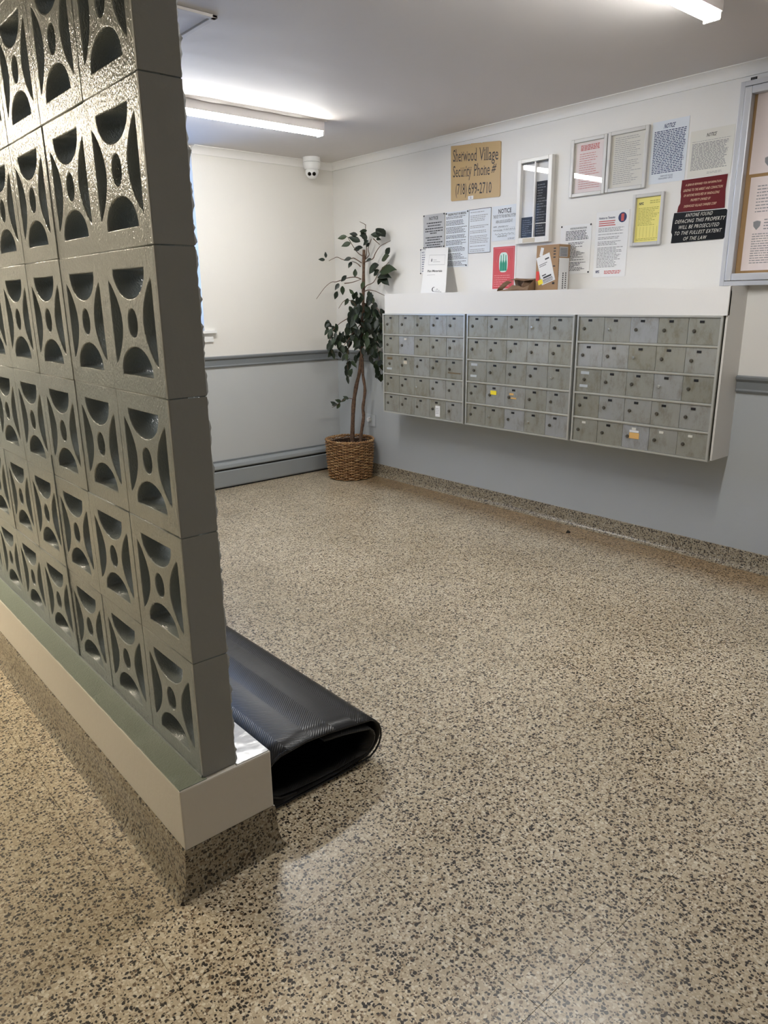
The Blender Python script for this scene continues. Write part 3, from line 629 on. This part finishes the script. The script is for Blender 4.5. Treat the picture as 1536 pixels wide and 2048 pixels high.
# rules notice and tenants notice
root,x=board('notice',-2.262,-2.478,1.555,1.832,'paper','white rules notice with black screws, half hidden behind the cardboard box','notice',.0015,.0008)
mb=MB(); wtext(mb,'HOUSE RULES AND REGULATIONS',x,-2.33,-2.445,1.806,1.816,0,.02); lines(mb,x,-2.30,-2.46,1.800,1.745,7,.5,.2); lines(mb,x,-2.32,-2.46,1.735,1.57,22,.45,.7,skip=(14,)); mb.build('print','ink',root); screws(root,x,(-2.268,-2.472),(1.562,1.826))
root,x=board('notice',-2.506,-2.718,1.530,1.885,'paper','tall tenants notice with red lines and a round blue emblem, lower right','notice',.001,.0008)
mb=MB(); wtext(mb,'Notice to Tenants:',x,-2.525,-2.630,1.846,1.858,0,.02); mb.build('title','inkb',root)
mb=MB(); lines(mb,x,-2.525,-2.635,1.840,1.806,3,.45,.1,False); mb.build('red_print','inkr',root)
mb=MB(); lines(mb,x,-2.525,-2.70,1.800,1.582,27,.42,.35,skip=(3,5,8,12)); mb.build('print','inkg',root)
mb=MB(); poly(mb,oval(-2.676,1.847,.0265,.0265)[::-1]); mb.build('emblem','inkb',root); x2=x-.0005
mb=MB(); mb.wrect(x2,-2.668,-2.686,1.828,1.866); mb.build('emblem_centre','inkr',root)
mb=MB(); wtext(mb,'NYC',x,-2.523,-2.548,1.552,1.568,0,.06); mb.build('logo','inkb',root); mb=MB(); lines(mb,x,-2.58,-2.69,1.566,1.546,3,.6,.2); mb.build('red_footer','inkr',root)
# small number label over the bulletin cabinet
root,x=board('label_plate',-3.312,-3.342,2.398,2.412,'black','tiny black label above the bulletin cabinet','label',.001,.0008); mb=MB(); wtext(mb,'111',x,-3.319,-3.335,2.401,2.409); mb.build('print','inkg',root)
# ------------------------------------------------------------------ bulletin cabinet (right edge)
root=empty('bulletin_cabinet',(-.001,-3.9,1.463),'aluminium framed glass bulletin cabinet cut by the right edge','notice board')
y0,y1,z0,z1=-3.291,-4.52,1.464,2.389; t=.05
MB().box((-.001,y0-.01,z0+.01),(-.012,y1+.01,z1-.01)).build('cork_panel','cork',root)
def ringf(a0,a1,b0,b1,w,xa,xb):
    b=MB(); b.box((xa,a0,b0),(xb,a0-w,b1)); b.box((xa,a1+w,b0),(xb,a1,b1)); b.box((xa,a0-w,b1-w),(xb,a1+w,b1)); b.box((xa,a0-w,b0),(xb,a1+w,b0+w)); return b
ringf(y0,y1,z0,z1,.022,-.001,-t).build('outer_frame','alu',root,.0015)
ringf(y0-.0245,y1+.0245,z0+.0245,z1-.0245,.034,-.014,-t-.004).build('door_frame','alu',root,.004)
MB().box((-.030,y0-.052,z0+.052),(-.034,y1+.052,z1-.052)).build('glass','glass',root)
for (ya,yb,za,zb2,em,lbl) in ((-3.362,-3.59,1.98,2.348,1,'upper pale notice at the left side inside the bulletin cabinet'),(-3.386,-3.58,1.50+.035,1.965,2,'lower pale notice with shield emblem inside the bulletin cabinet'),(-3.64,-3.86,1.9,2.33,0,'pale notice right of the upper left one in the bulletin cabinet'),(-3.64,-3.86,1.56,1.87,0,'pale notice right of the shield notice, low in the bulletin cabinet'),(-3.9,-4.12,1.85,2.33,0,'pale notice right of the middle, high in the bulletin cabinet'),(-4.15,-4.40,1.60,2.30,0,'tallest pale notice at the right side of the bulletin cabinet')):
    ya2=ya+.012 if em==2 else ya; n_=empty('pinned_notice',(-.013,(ya+yb)/2,za),lbl,'notice')
    MB().wrect(-.0135,ya2,yb,za,zb2,.0008).build('sheet','paperp',n_); mb=MB(); zz=1.71 if em==2 else zb2-.07
    if em==2: lines(mb,-.0141,ya-.075,yb+.02,1.775,1.72,4,.35,.3); lines(mb,-.0141,ya-.025,yb+.02,1.93,1.80,9,.3,.3)
    lines(mb,-.0141,ya-(.025 if em==2 else .085),yb+.02,zz,za+.03,int((zz-za)*75),.35,.3,ys=0); mb.build('print','inkg',n_)
    if em:
        yy=ya-(.042 if em==2 else .085); z=(1.745 if em==2 else 2.03)
        mb=MB(); xx=-.0144; poly(mb,[(xx,yy+.018,z+.016),(xx,yy+.009,z+.019),(xx,yy,z+.021),(xx,yy-.009,z+.019),(xx,yy-.018,z+.016),(xx,yy-.016,z-.004),(xx,yy,z-.022),(xx,yy+.016,z-.004)]); mb.build('shield_emblem','inkg',n_)
# ------------------------------------------------------------------ things on the ledge
LZ=1.4475
bx=empty('cardboard_box',(-.06,-2.26,LZ),'upright brown cardboard box with a tilted white shipping label','box')
bx0,by0,by1,bz1=-.117,-2.176,-2.340,1.722
MB().box((bx0,by0,LZ+.0005),(-.006,by1,bz1)).build('carton','card',bx,.002)
xx=bx0-.0006
def rotrect(cy,cz,w,h,ang): 
    ca,sa=math.cos(ang),math.sin(ang); return [(-(u*ca-v*sa)+cy,u*sa+v*ca+cz) for u,v in ((-w/2,-h/2),(w/2,-h/2),(w/2,h/2),(-w/2,h/2))]
def flat(mb,x,pp,t=.0005): 
    mb.add([(x,y,z) for y,z in pp]+[(x+t,y,z) for y,z in pp],[(0,1,2,3),(7,6,5,4),(0,4,5,1),(1,5,6,2),(2,6,7,3),(3,7,4,0)])
mb=MB(); flat(mb,xx-.0006,rotrect(-2.250,1.585,.10,.165,R(18)),.0012); lab=mb.build('shipping_label','paper',bx)
mb=MB(); 
for v,w,u,h in ((.055,.03,.025,.008),(.035,.06,-.01,.003),(.025,.05,-.015,.003),(-.02,.022,.03,.022),(-.03,.03,-.02,.006),(-.045,.06,-.0,.010),(-.058,.07,.0,.004),(-.066,.075,.0,.003),(-.074,.07,0,.003)):
    a=R(18); cy=-2.250-(u*math.cos(a)-v*math.sin(a)); cz=1.585+u*math.sin(a)+v*math.cos(a)
    if h==.022: continue
    flat(mb,xx-.0012,rotrect(cy,cz,w,h,a),.0005)
mb.build('print','ink',bx)
mb=MB(); flat(mb,xx-.0004,rotrect(-2.192,1.545,.022,.055,0),.0008); mb.build('red_sticker','redst',bx)
mb=MB(); flat(mb,xx-.0013,rotrect(-2.215,1.510,.035,.028,R(18)),.0005); mb.build('yellow_sticker','yelst',bx)
mb=MB(); flat(mb,xx-.0002,rotrect(-2.215,1.683,.022,.05,R(-12)),.0005); mb.build('tape_piece','paper',bx)
mb=MB()
for z in (1.50,1.505,1.53,1.60,1.65,1.668,1.684,1.70): mb.box((xx,-2.302,z-.004),(xx+.0006,-2.318,z+.003))
mb.build('side_print','ink',bx)
ys=by1-.0006
MB().box((bx0+.006,ys,1.453),(-.012,ys+.0008,1.645)).build('side_label','paper',bx); MB().box((bx0+.006,ys,1.652),(-.03,ys+.0008,1.708)).build('side_label','paperg',bx)
mb=MB()
for i in range(8):
    z=1.47+i*.012; mb.box((-.072,ys-.0005,z),(-.062,ys+.0002,z+.008)); mb.box((-.045,ys-.0005,z+.002),(-.035,ys+.0002,z+.009))
for i in range(6): mb.box((bx0+.012,ys-.0005,1.657+i*.008),(-.036,ys+.0002,1.660+i*.008))
for i in range(10): mb.box((bx0+.002,ys-.0005,1.54+i*.01),(bx0+.006,ys+.0002,1.545+i*.01))
mb.build('print','ink',bx)
# crumpled paper bag lying on its side, mouth to the left
bg=empty('paper_bag',(-.10,-2.05,LZ),'crumpled brown paper bag lying open beside the cardboard box','bag')
def bagsheet(name,rows):
    """sheet of crumpled kraft paper from rows of (x,y,height) points, subdivided and given thickness"""
    n=len(rows[0]); vs=[(x,y,LZ+.002+z) for rw in rows for x,y,z in rw]; fs=[(a*n+b_,a*n+b_+1,(a+1)*n+b_+1,(a+1)*n+b_) for a in range(len(rows)-1) for b_ in range(n-1)]
    o=MB().add(vs,fs).build(name,'kraft',bg); q=o.modifiers.new('thick','SOLIDIFY'); q.thickness=.0014; q.offset=0; return o
YS=(-1.955,-2.00,-2.045,-2.09,-2.13,-2.168)
bagsheet('back_panel',[[(-.045+.006*(i%2),y,0) for i,y in enumerate(YS)],[(-.035-.008*(i%2),y,.045) for i,y in enumerate(YS)],[(-.050,y,h) for y,h in zip(YS,(.082,.088,.086,.084,.085,.086))]])
bagsheet('top_fold',[[(-.050,y,h) for y,h in zip(YS,(.082,.088,.086,.084,.085,.086))],[(-.095+.01*(i%2),y,h) for i,(y,h) in enumerate(zip(YS,(.080,.090,.083,.080,.082,.084)))],[(-.122,y,h) for y,h in zip(YS,(.073,.081,.078,.070,.074,.075))]])
bagsheet('front_lip',[[(-.172,y,0) for y in (-1.91,)+YS],[(-.180-.004*(i%2),y,h*.5) for i,(y,h) in enumerate(zip((-1.91,)+YS,(.010,.020,.026,.040,.046,.040,.030)))],[(-.165-.008*(i%2),y,h) for i,(y,h) in enumerate(zip((-1.91,)+YS,(.012,.018,.026,.048,.040,.030,.044)))]])
bagsheet('bottom_panel',[[(-.172,-1.91,0),(-.172,-2.04,0),(-.172,-2.168,0)],[(-.11,-1.93,.003),(-.11,-2.04,.001),(-.11,-2.168,0)],[(-.045,-1.955,0),(-.045,-2.04,0),(-.045,-2.168,0)]])
bagsheet('side_gusset',[[(-.165,-1.91,.012),(-.172,-1.925,.030),(-.150,-1.948,.062),(-.122,-1.955,.075)],[(-.150,-1.925,.004),(-.150,-1.950,.024),(-.135,-1.975,.052),(-.11,-1.985,.068)]])
bagsheet('inner_fold',[[(-.06,-2.03,.0),(-.07,-2.03,.05),(-.09,-2.02,.080)],[(-.13,-2.06,.0),(-.12,-2.08,.045),(-.11,-2.09,.078)],[(-.10,-2.12,.0),(-.09,-2.13,.04),(-.08,-2.13,.08)]])
bagsheet('end_panel',[[(-.172,-2.166,0),(-.175,-2.169,.03),(-.165,-2.167,.044),(-.122,-2.168,.075)],[(-.045,-2.167,0),(-.045,-2.168,.03),(-.045,-2.168,.06),(-.05,-2.168,.086)]])
# leaning envelope
ev=empty('envelope',(-.12,-1.30,LZ),'white mailer envelope leaning on the wall at the left end of the ledge','envelope')
A=Vector((-.150,-1.190,LZ+.001)); Bv=Vector((-.125,-1.412,LZ+.001)); Cv=Vector((-.018,-1.332,1.764)); Dv=Vector((-.020,-1.112,1.772))
nn=(Bv-A).cross(Dv-A).normalized(); nn=nn if nn.x<0 else -nn
def E_(u,v,off=0): 
    p=A.lerp(Bv,u).lerp(Dv.lerp(Cv,u),v)+nn*off; p+=nn*(.012*math.sin(math.pi*u)*(1-v)); return p
g=8; vs=[E_(i/g,j/g,.0015) for j in range(g+1) for i in range(g+1)]+[E_(i/g,j/g,-.0015) for j in range(g+1) for i in range(g+1)]; n1=(g+1)**2; fs=[]
for j in range(g):
    for i in range(g):
        a=j*(g+1)+i; fs+=[(a,a+1,a+g+2,a+g+1),(n1+a,n1+a+g+1,n1+a+g+2,n1+a+1)]
for i in range(g): fs+=[(i,n1+i,n1+i+1,i+1),(g*(g+1)+i,g*(g+1)+i+1,n1+g*(g+1)+i+1,n1+g*(g+1)+i)]
for j in range(g): a=j*(g+1); c_=a+g; fs+=[(a,a+g+1,n1+a+g+1,n1+a),(c_,n1+c_,n1+c_+g+1,c_+g+1)]
MB().add(vs,fs).build('sleeve','paper',ev)
def etext(mb,body,u0,u1,v0,v1,bold=0):
    vs,fs=glyphs(body,bold=bold); a,b_,c_,d_=bbox(vs); mb.add([E_(u0+(u1-u0)*(x-a)/(b_-a),v0+(v1-v0)*(y-c_)/(d_-c_),.0022) for x,y in vs],fs)
def ebar(mb,u0,u1,v0,v1):
    n=4; mb.add([E_(u0+(u1-u0)*i/n,v,.0022) for i in range(n+1) for v in (v0,v1)],[(2*i,2*i+2,2*i+3,2*i+1) for i in range(n)])
mb=MB(); etext(mb,'Plan Materials',.20,.82,.475,.52,.02); etext(mb,'important',.62,.8,.07,.09); 
n=12; ring=[]
for i in range(n+1):
    t=math.pi*(.35+1.3*i/n); ring+=[E_(.56+.075*math.cos(t),.10+.05*math.sin(t),.0022),E_(.57+.05*math.cos(t),.10+.04*math.sin(t),.0022)]
mb.add(ring,[(2*i,2*i+2,2*i+3,2*i+1) for i in range(n)]); ebar(mb,.60,.86,.045,.052); ebar(mb,.66,.72,.10,.108); mb.build('print','ink',ev)
mb=MB(); ebar(mb,.2,.9,.84,.845); ebar(mb,.2,.9,.63,.635); ebar(mb,.2,.205,.63,.84); ebar(mb,.895,.90,.63,.84); ebar(mb,.3,.36,.70,.76); ebar(mb,.4,.55,.73,.737); ebar(mb,.4,.7,.69,.697); ebar(mb,.2,.55,.41,.415); mb.build('faint_print','inkg',ev)
# ------------------------------------------------------------------ outlet behind the plant
ot=empty('wall_outlet',(0,-.445,.455),'small grey outlet with a white plug on the wall behind the plant','outlet')
MB().box((-.0005,-.385,.405),(-.008,-.495,.505)).build('plate','plate',ot,.002)
MB().lathe([(.0001,0),(.02,0),(.018,.022),(.0001,.024)],(-.008,-.43,.462),16,Matrix.Rotation(-math.pi/2,3,'Y')).build('plug','plug',ot)
# ------------------------------------------------------------------ rolled rubber mat
mt=empty('rubber_mat',(-2.80,-3.0,0),'black rubber floor mat rolled into a flat tube beside the curb','mat')
def matprofile():
    P=[]   # start: loose bottom tongue, right turn, over the top, left turn, inner layer
    P+=[(-2.985,.006),(-2.90,.006),(-2.80,.006),(-2.70,.007),(-2.64,.012)]
    cx,cz=-2.640,.081
    for i in range(1,10): t=-math.pi/2+math.pi*i/9; P.append((cx+.070*math.cos(t),cz+.071*math.sin(t)))
    P+=[(-2.70,.163),(-2.78,.176),(-2.86,.182),(-2.92,.176)]
    cx,cz=-2.925,.100
    for i in range(1,9): t=math.pi/2+math.pi*i/9; P.append((cx+.078*math.cos(t),cz+.076*math.sin(t)))
    P+=[(-2.90,.022),(-2.82,.018),(-2.74,.019),(-2.67,.026)]
    cx,cz=-2.660,.080
    for i in range(1,8): t=-math.pi/2+math.pi*i/9; P.append((cx+.058*math.cos(t),cz+.056*math.sin(t)))
    P+=[(-2.72,.146),(-2.80,.156)]
    return [Vector((a,0,b)) for a,b in P]
pf=matprofile(); y0,y1=-3.555,-2.05; ns=24; acc=[0]
for a,b_ in zip(pf,pf[1:]): acc.append(acc[-1]+(b_-a).length)
me=D.meshes.new('roll'); vs=[];fs=[]; Lp=len(pf)
for j in range(ns+1):
    y=y0+(y1-y0)*j/ns
    for i,p in enumerate(pf): vs.append(Vector((p.x,y+.012*math.sin(i*.3)*(j==0),p.z))-Vector((-2.80,-3.0,0)))
for j in range(ns):
    for i in range(Lp-1): fs.append((j*Lp+i,j*Lp+i+1,(j+1)*Lp+i+1,(j+1)*Lp+i))
me.from_pydata(vs,[],fs); me.materials.append(M_['rubber']); uv=me.uv_layers.new(name='UVMap')
for poly_ in me.polygons:
    for li in poly_.loop_indices:
        vi=me.loops[li].vertex_index; j,i=divmod(vi,Lp); uv.data[li].uv=((y1-y0)*j/ns,acc[i])
for p in me.polygons: p.use_smooth=True
o=D.objects.new('roll',me); link(o,mt); sm=o.modifiers.new('thick','SOLIDIFY'); sm.thickness=.0055; sm.offset=0
mb=MB()
for i,j in ((0,13),):
    mb.tube([(p.x,y0-.001,p.z) for p in pf[0:27]],.0032,5)
mb.build('edge_trim','black',mt)
# debris crumb
cr=MB(); vs=[];q=[(.022,0,0),(.012,.014,0),(-.01,.012,0),(-.02,0,0),(-.008,-.013,0),(.012,-.01,0),(.010,.004,.012),(-.006,.003,.016),(-.003,-.006,.011)]
cr.add([(a-.17,b_-2.56,c_+.0005) for a,b_,c_ in q],[(5,4,3,2,1,0),(0,1,6),(1,2,7,6),(2,3,7),(3,4,8,7),(4,5,8),(5,0,6,8),(6,7,8)]); tag(cr.build('debris','crumb',None,origin=(-.17,-2.56,0)),'small dark crumb of debris on the floor by the mailbox wall','debris')
# ------------------------------------------------------------------ wicker basket
bc=Vector((-.207,-.402,0)); bk=empty('wicker_basket',bc,'round brown wicker basket in the corner holding the tree','basket')
RT,RB,HB=.192,.172,.322; NS=26
def rad(z): return RB+(RT-RB)*min(1,z/(HB*.9))+.004*math.sin(math.pi*z/HB)
b=MB(); 
for k in range(NS):
    a=k*math.tau/NS; b.tube([bc+Vector((rad(z)*math.cos(a),rad(z)*math.sin(a),z)) for z in (.008,.11,.22,HB-.008)],.0045,5)
tag(b.build('stakes','wick',bk),kind='stuff')
rows=27; b=MB(); seg=NS*4
for r_ in range(rows):
    z=.010+(HB-.022)*r_/(rows-1); ph=r_%2; thick=r_ in (0,1,2,24,25,26)
    pts=[]; rr=[]
    for k in range(seg+1):
        a=k*math.tau/seg; o_=.0085*math.cos(a*NS/2*(1)+math.pi*ph); pts.append(bc+Vector(((rad(z)+o_)*math.cos(a),(rad(z)+o_)*math.sin(a),z+.0014*math.sin(a*NS/2+r_)+.001*math.sin(a*3+r_)))); rr.append(.0046)
    b.tube(pts,rr,5,False)
tag(b.build('weave','wick',bk),kind='stuff')
b=MB()
for ph in (0,math.pi):
    pts=[bc+Vector(((RT+.003+.006*math.cos(k*math.tau/96*24+ph))*math.cos(k*math.tau/96),(RT+.003+.006*math.cos(k*math.tau/96*24+ph))*math.sin(k*math.tau/96),HB-.004+.006*math.sin(k*math.tau/96*24+ph))) for k in range(97)]
    b.tube(pts,.006,5,False)
b.build('rim','wick',bk)
MB().lathe([(.0001,.006),(RB-.004,.006),(RT-.010,HB-.03)],bc,40).build('shade_liner','gapshade',bk)  # coloured dark to paint shade into the gaps of the weave
b=MB(); vs=[bc+Vector((0,0,.255))];fs=[]
for rr_ in (.06,.12,RT-.012):
    for k in range(24): vs.append(bc+Vector((rr_*math.cos(k*math.tau/24),rr_*math.sin(k*math.tau/24),.25+random.uniform(-.012,.014))))
for k in range(24): fs.append((0,1+k,1+(k+1)%24)); 
for q_ in range(2):
    for k in range(24): fs.append((1+q_*24+k,25+q_*24+k,25+q_*24+(k+1)%24,1+q_*24+(k+1)%24))
b.add(vs,fs).build('filler','bark',bk)
b=MB()
for k in range(9):
    a=random.uniform(-1.6,.6); r_=random.uniform(.08,.16); p=bc+Vector((r_*math.cos(a),r_*math.sin(a),.262)); b.add([p,p+Vector((.03,.01,.012)),p+Vector((.055,-.012,.02)),p+Vector((.028,-.02,.006))],[(0,1,2),(0,2,3)])
b.build('fallen_leaves','leaf',bk)
# ------------------------------------------------------------------ ficus tree
RV=Vector((.789,-.614,0)); TV=Vector((-.614,-.789,0)); TB=Vector((-.207,-.402,0))
def T(r,z,dep=0.0):
    dmin=(.789*r-.155)/.614+.03; dep=max(dep,dmin); 
    p=TB+RV*r+TV*dep; p.z=z
    p.x=min(p.x,-.025); p.y=min(p.y,-.06); return p
tr=empty('ficus_tree',TB+Vector((0,0,.26)),'sparse artificial ficus tree with thin twin trunks in the wicker basket','plant')
def smooth(pts,k=4):
    out=[]
    for i in range(len(pts)-1):
        p0=pts[max(i-1,0)];p1=pts[i];p2=pts[i+1];p3=pts[min(i+2,len(pts)-1)]
        for j in range(k):
            t=j/k; out.append(.5*((2*p1)+(p2-p0)*t+(2*p0-5*p1+4*p2-p3)*t*t+(3*p1-p0-3*p2+p3)*t**3))
    out.append(pts[-1]); return out
T1=[(.022,.262),(.022,.323),(.037,.581),(.061,.735),(.106,.939),(.13,1.337),(.139,1.572),(.147,1.794)]
T2=[(.093,.262),(.093,.342),(.118,.50),(.115,.579),(.134,.718),(.120,.843),(.118,.975)]
pts=smooth([T(r,z,.0) for r,z in T1]); n=len(pts); MB().tube(pts,[.019-.008*i/n+.0015*math.sin(i*1.7) for i in range(n)],9).build('trunk','bark',tr)
pts=smooth([T(r,z,.03 if z<.9 else .01) for r,z in T2]); n=len(pts); MB().tube(pts,[.014-.003*i/n+.0012*math.sin(i*2.1) for i in range(n)],8).build('trunk','bark',tr)
BR=[[(0.128,1.697),(0.072,1.732),(0.052,1.732),(-0.009,1.721),(-0.057,1.741),(-0.086,1.734),(-0.127,1.715)],[(0.119,1.67),(0.088,1.697),(0.051,1.709)],[(0.122,1.577),(0.077,1.593),(0.011,1.586),(-0.071,1.559),(-0.112,1.556),(-0.166,1.514),(-0.231,1.432)],[(0.14,1.70),(0.21,1.723),(0.231,1.762),(0.264,1.807),(0.301,1.826),(0.341,1.841)],[(0.22,1.868),(0.264,1.822)],[(0.145,1.70),(0.162,1.747),(0.167,1.8),(0.162,1.956),(0.162,1.975),(0.118,1.997)],[(0.137,1.747),(0.089,1.782),(0.019,1.893)],[(0.14,1.50),(0.166,1.53),(0.215,1.552),(0.257,1.622),(0.328,1.691)],[(0.14,1.48),(0.165,1.494),(0.214,1.49),(0.276,1.461),(0.313,1.441)],[(0.15,1.72),(0.186,1.754),(0.179,1.8),(0.204,1.869)],[(-0.01,1.547),(0.052,1.554),(0.122,1.577)],
 [(.037,.62),(.05,.642),(-.023,.655),(-.098,.604),(-.135,.588)],[(.12,1.30),(.06,1.40),(-.01,1.42),(-.06,1.36)],[(.13,1.35),(.05,1.30),(-.05,1.25),(-.13,1.16),(-.12,1.02)],[(.13,1.38),(.20,1.40),(.27,1.30),(.29,1.15),(.28,.95)],[(.12,1.25),(.03,1.15),(-.04,1.06)],[(.12,1.2),(.02,1.1),(.0,.95),(.005,.82)],[(.12,1.25),(.2,1.2),(.24,1.05),(.26,.88)]]
for bi,br in enumerate(BR):
    dp=[0,.02,.05,.05,.04,0,.02,.06,.07,.0,.04,.05,.08,.1,.08,.1,.06,.1][bi]
    pts=smooth([T(r,z,dp*i/(len(br)-1)) for i,(r,z) in enumerate(br)],3); n=len(pts); MB().tube(pts,[.0042-.0026*i/n for i in range(n)],5).build('branch','bark',tr)
def leafmesh():
    prof=[(0,.0),(.12,.14),(.30,.24),(.52,.25),(.75,.15),(.90,.06),(1.0,.0)]
    vs=[];fs=[]
    for i,(l,wd) in enumerate(prof):
        z=-.10*l*l*1.2; vs.append((l,0,z))
        if 0<i<len(prof)-1: vs+= [(l,wd,z+.055*(1+wd)),(l,-wd,z+.055*(1+wd))]
    idx=lambda i:0 if i==0 else 1+(i-1)*3
    for i in range(len(prof)-1):
        a=idx(i);b_=idx(i+1)
        if i==0: fs+=[(a,b_,b_+1),(a,b_+2,b_)]
        elif i==len(prof)-2: fs+=[(a,b_,a+1),(a,a+2,b_)]
        else: fs+=[(a,b_,b_+1,a+1),(a,a+2,b_+2,b_)]
    me=D.meshes.new('leaf'); me.from_pydata(vs,[],fs); me.materials.append(M_['leaf'])
    for p in me.polygons: p.use_smooth=True
    return me
LM=leafmesh(); LN=0
def leaf(p0,p1,face=None,wscale=1.0):
    global LN
    dr=(p1-p0); L_=dr.length; x=dr.normalized(); f=face or Vector((-.5+random.uniform(-.6,.6),-.7+random.uniform(-.6,.6),random.uniform(.0,.9)))
    y=f.cross(x).normalized(); z=x.cross(y); m=Matrix((x*L_,y*L_*wscale,z*L_)).transposed().to_4x4(); m.translation=p0-worldloc(tr)
    o=D.objects.new('leaf',LM); link(o,tr); o.matrix_local=m; LN+=1
LEAF=[[(0.019,1.885),(-0.055,1.873)],[(0.046,1.839),(-0.027,1.815)],[(0.119,1.847),(0.027,1.885)],[(0.1,1.896),(0.036,1.906)],[(0.173,1.929),(0.113,1.922)],[(0.164,1.861),(0.125,1.937)],[(0.172,1.888),(0.112,1.9)],[(0.139,1.808),(0.074,1.809)],[(0.188,1.842),(0.163,1.808)],[(0.281,1.887),(0.193,1.899)],[(0.305,1.872),(0.234,1.95)],[(0.241,1.868),(0.273,1.857)],[(-0.147,1.734),(-0.149,1.78)],[(-0.155,1.721),(-0.205,1.725)],[(0.048,1.732),(-0.01,1.714)],[(0.051,1.706),(0.022,1.659)],[(0.073,1.593),(0.078,1.659)],[(0.008,1.605),(-0.038,1.559)],[(-0.051,1.547),(-0.085,1.497)],[(-0.065,1.489),(-0.091,1.426)],[(-0.027,1.528),(-0.025,1.457)],[(0.337,1.795),(0.3,1.738)],[(0.332,1.738),(0.267,1.707)],[(0.266,1.63),(0.372,1.644)],[(0.258,1.677),(0.176,1.65)],[(0.249,1.591),(0.339,1.59)],[(0.273,1.583),(0.326,1.528)],[(0.265,1.583),(0.248,1.529)],[(0.202,1.723),(0.161,1.708)],[(0.238,1.688),(0.18,1.611)],[(0.114,1.793),(0.065,1.796)],[(0.058,1.464),(0.026,1.504)],[(0.214,1.458),(0.172,1.423)],
 [(.17,1.90),(.15,1.85)],[(.18,1.86),(.14,1.82)],[(.24,1.66),(.19,1.68)],[(.26,1.64),(.21,1.60)],[(.14,1.56),(.12,1.50)],[(.12,1.54),(.15,1.49)],
 [(-.02,.655),(-.06,.625)],[(-.06,.63),(-.11,.65)],[(-.09,.61),(-.14,.60)],[(-.07,.62),(-.10,.57)],[(0,.655),(-.045,.68)],[(-.1,.60),(-.15,.63)]]
for a,b_ in LEAF:
    dp=random.uniform(0,.08); leaf(T(a[0],a[1],dp),T(b_[0],b_[1],dp+random.uniform(-.02,.02)),Vector((-.55+random.uniform(-.25,.25),-.75,random.uniform(.1,.5))))
def cluster(n,r0,r1,z0,z1,d0,d1,shape=None):
    c=0
    while c<n:
        r=random.uniform(r0,r1); z=random.uniform(z0,z1)
        u=(r-(r0+r1)/2)/((r1-r0)/2); v=(z-(z0+z1)/2)/((z1-z0)/2)
        if u*u+v*v>1.15 : continue
        p=T(r,z,random.uniform(d0,d1)); L_=random.uniform(.055,.086); an=random.uniform(-1,1); dx=math.sin(an)*.8; dz=-abs(math.cos(an))-.1
        q=p+(RV*dx+Vector((0,0,dz))+TV*random.uniform(-.4,.5)).normalized()*L_; q.x=min(q.x,-.015)
        leaf(p,q); c+=1
cluster(44,.01,.27,1.30,1.50,-.08,.16); cluster(58,.02,.30,1.15,1.40,-.1,.2); cluster(64,-.13,.28,1.06,1.30,-.1,.18)
cluster(26,-.16,-.01,1.02,1.22,-.02,.14); cluster(34,.17,.29,.88,1.30,0,.2); cluster(12,-.02,.04,.84,1.06,0,.12); cluster(18,.02,.22,.98,1.15,-.05,.12); cluster(5,-.17,-.11,1.20,1.28,0,.1); cluster(5,.24,.28,.80,.90,.05,.12)
print('leaves',LN)

for o in D.objects:
    if o.parent and o.name.split('.')[0] in ('print','letters'): o['kind']='stuff'
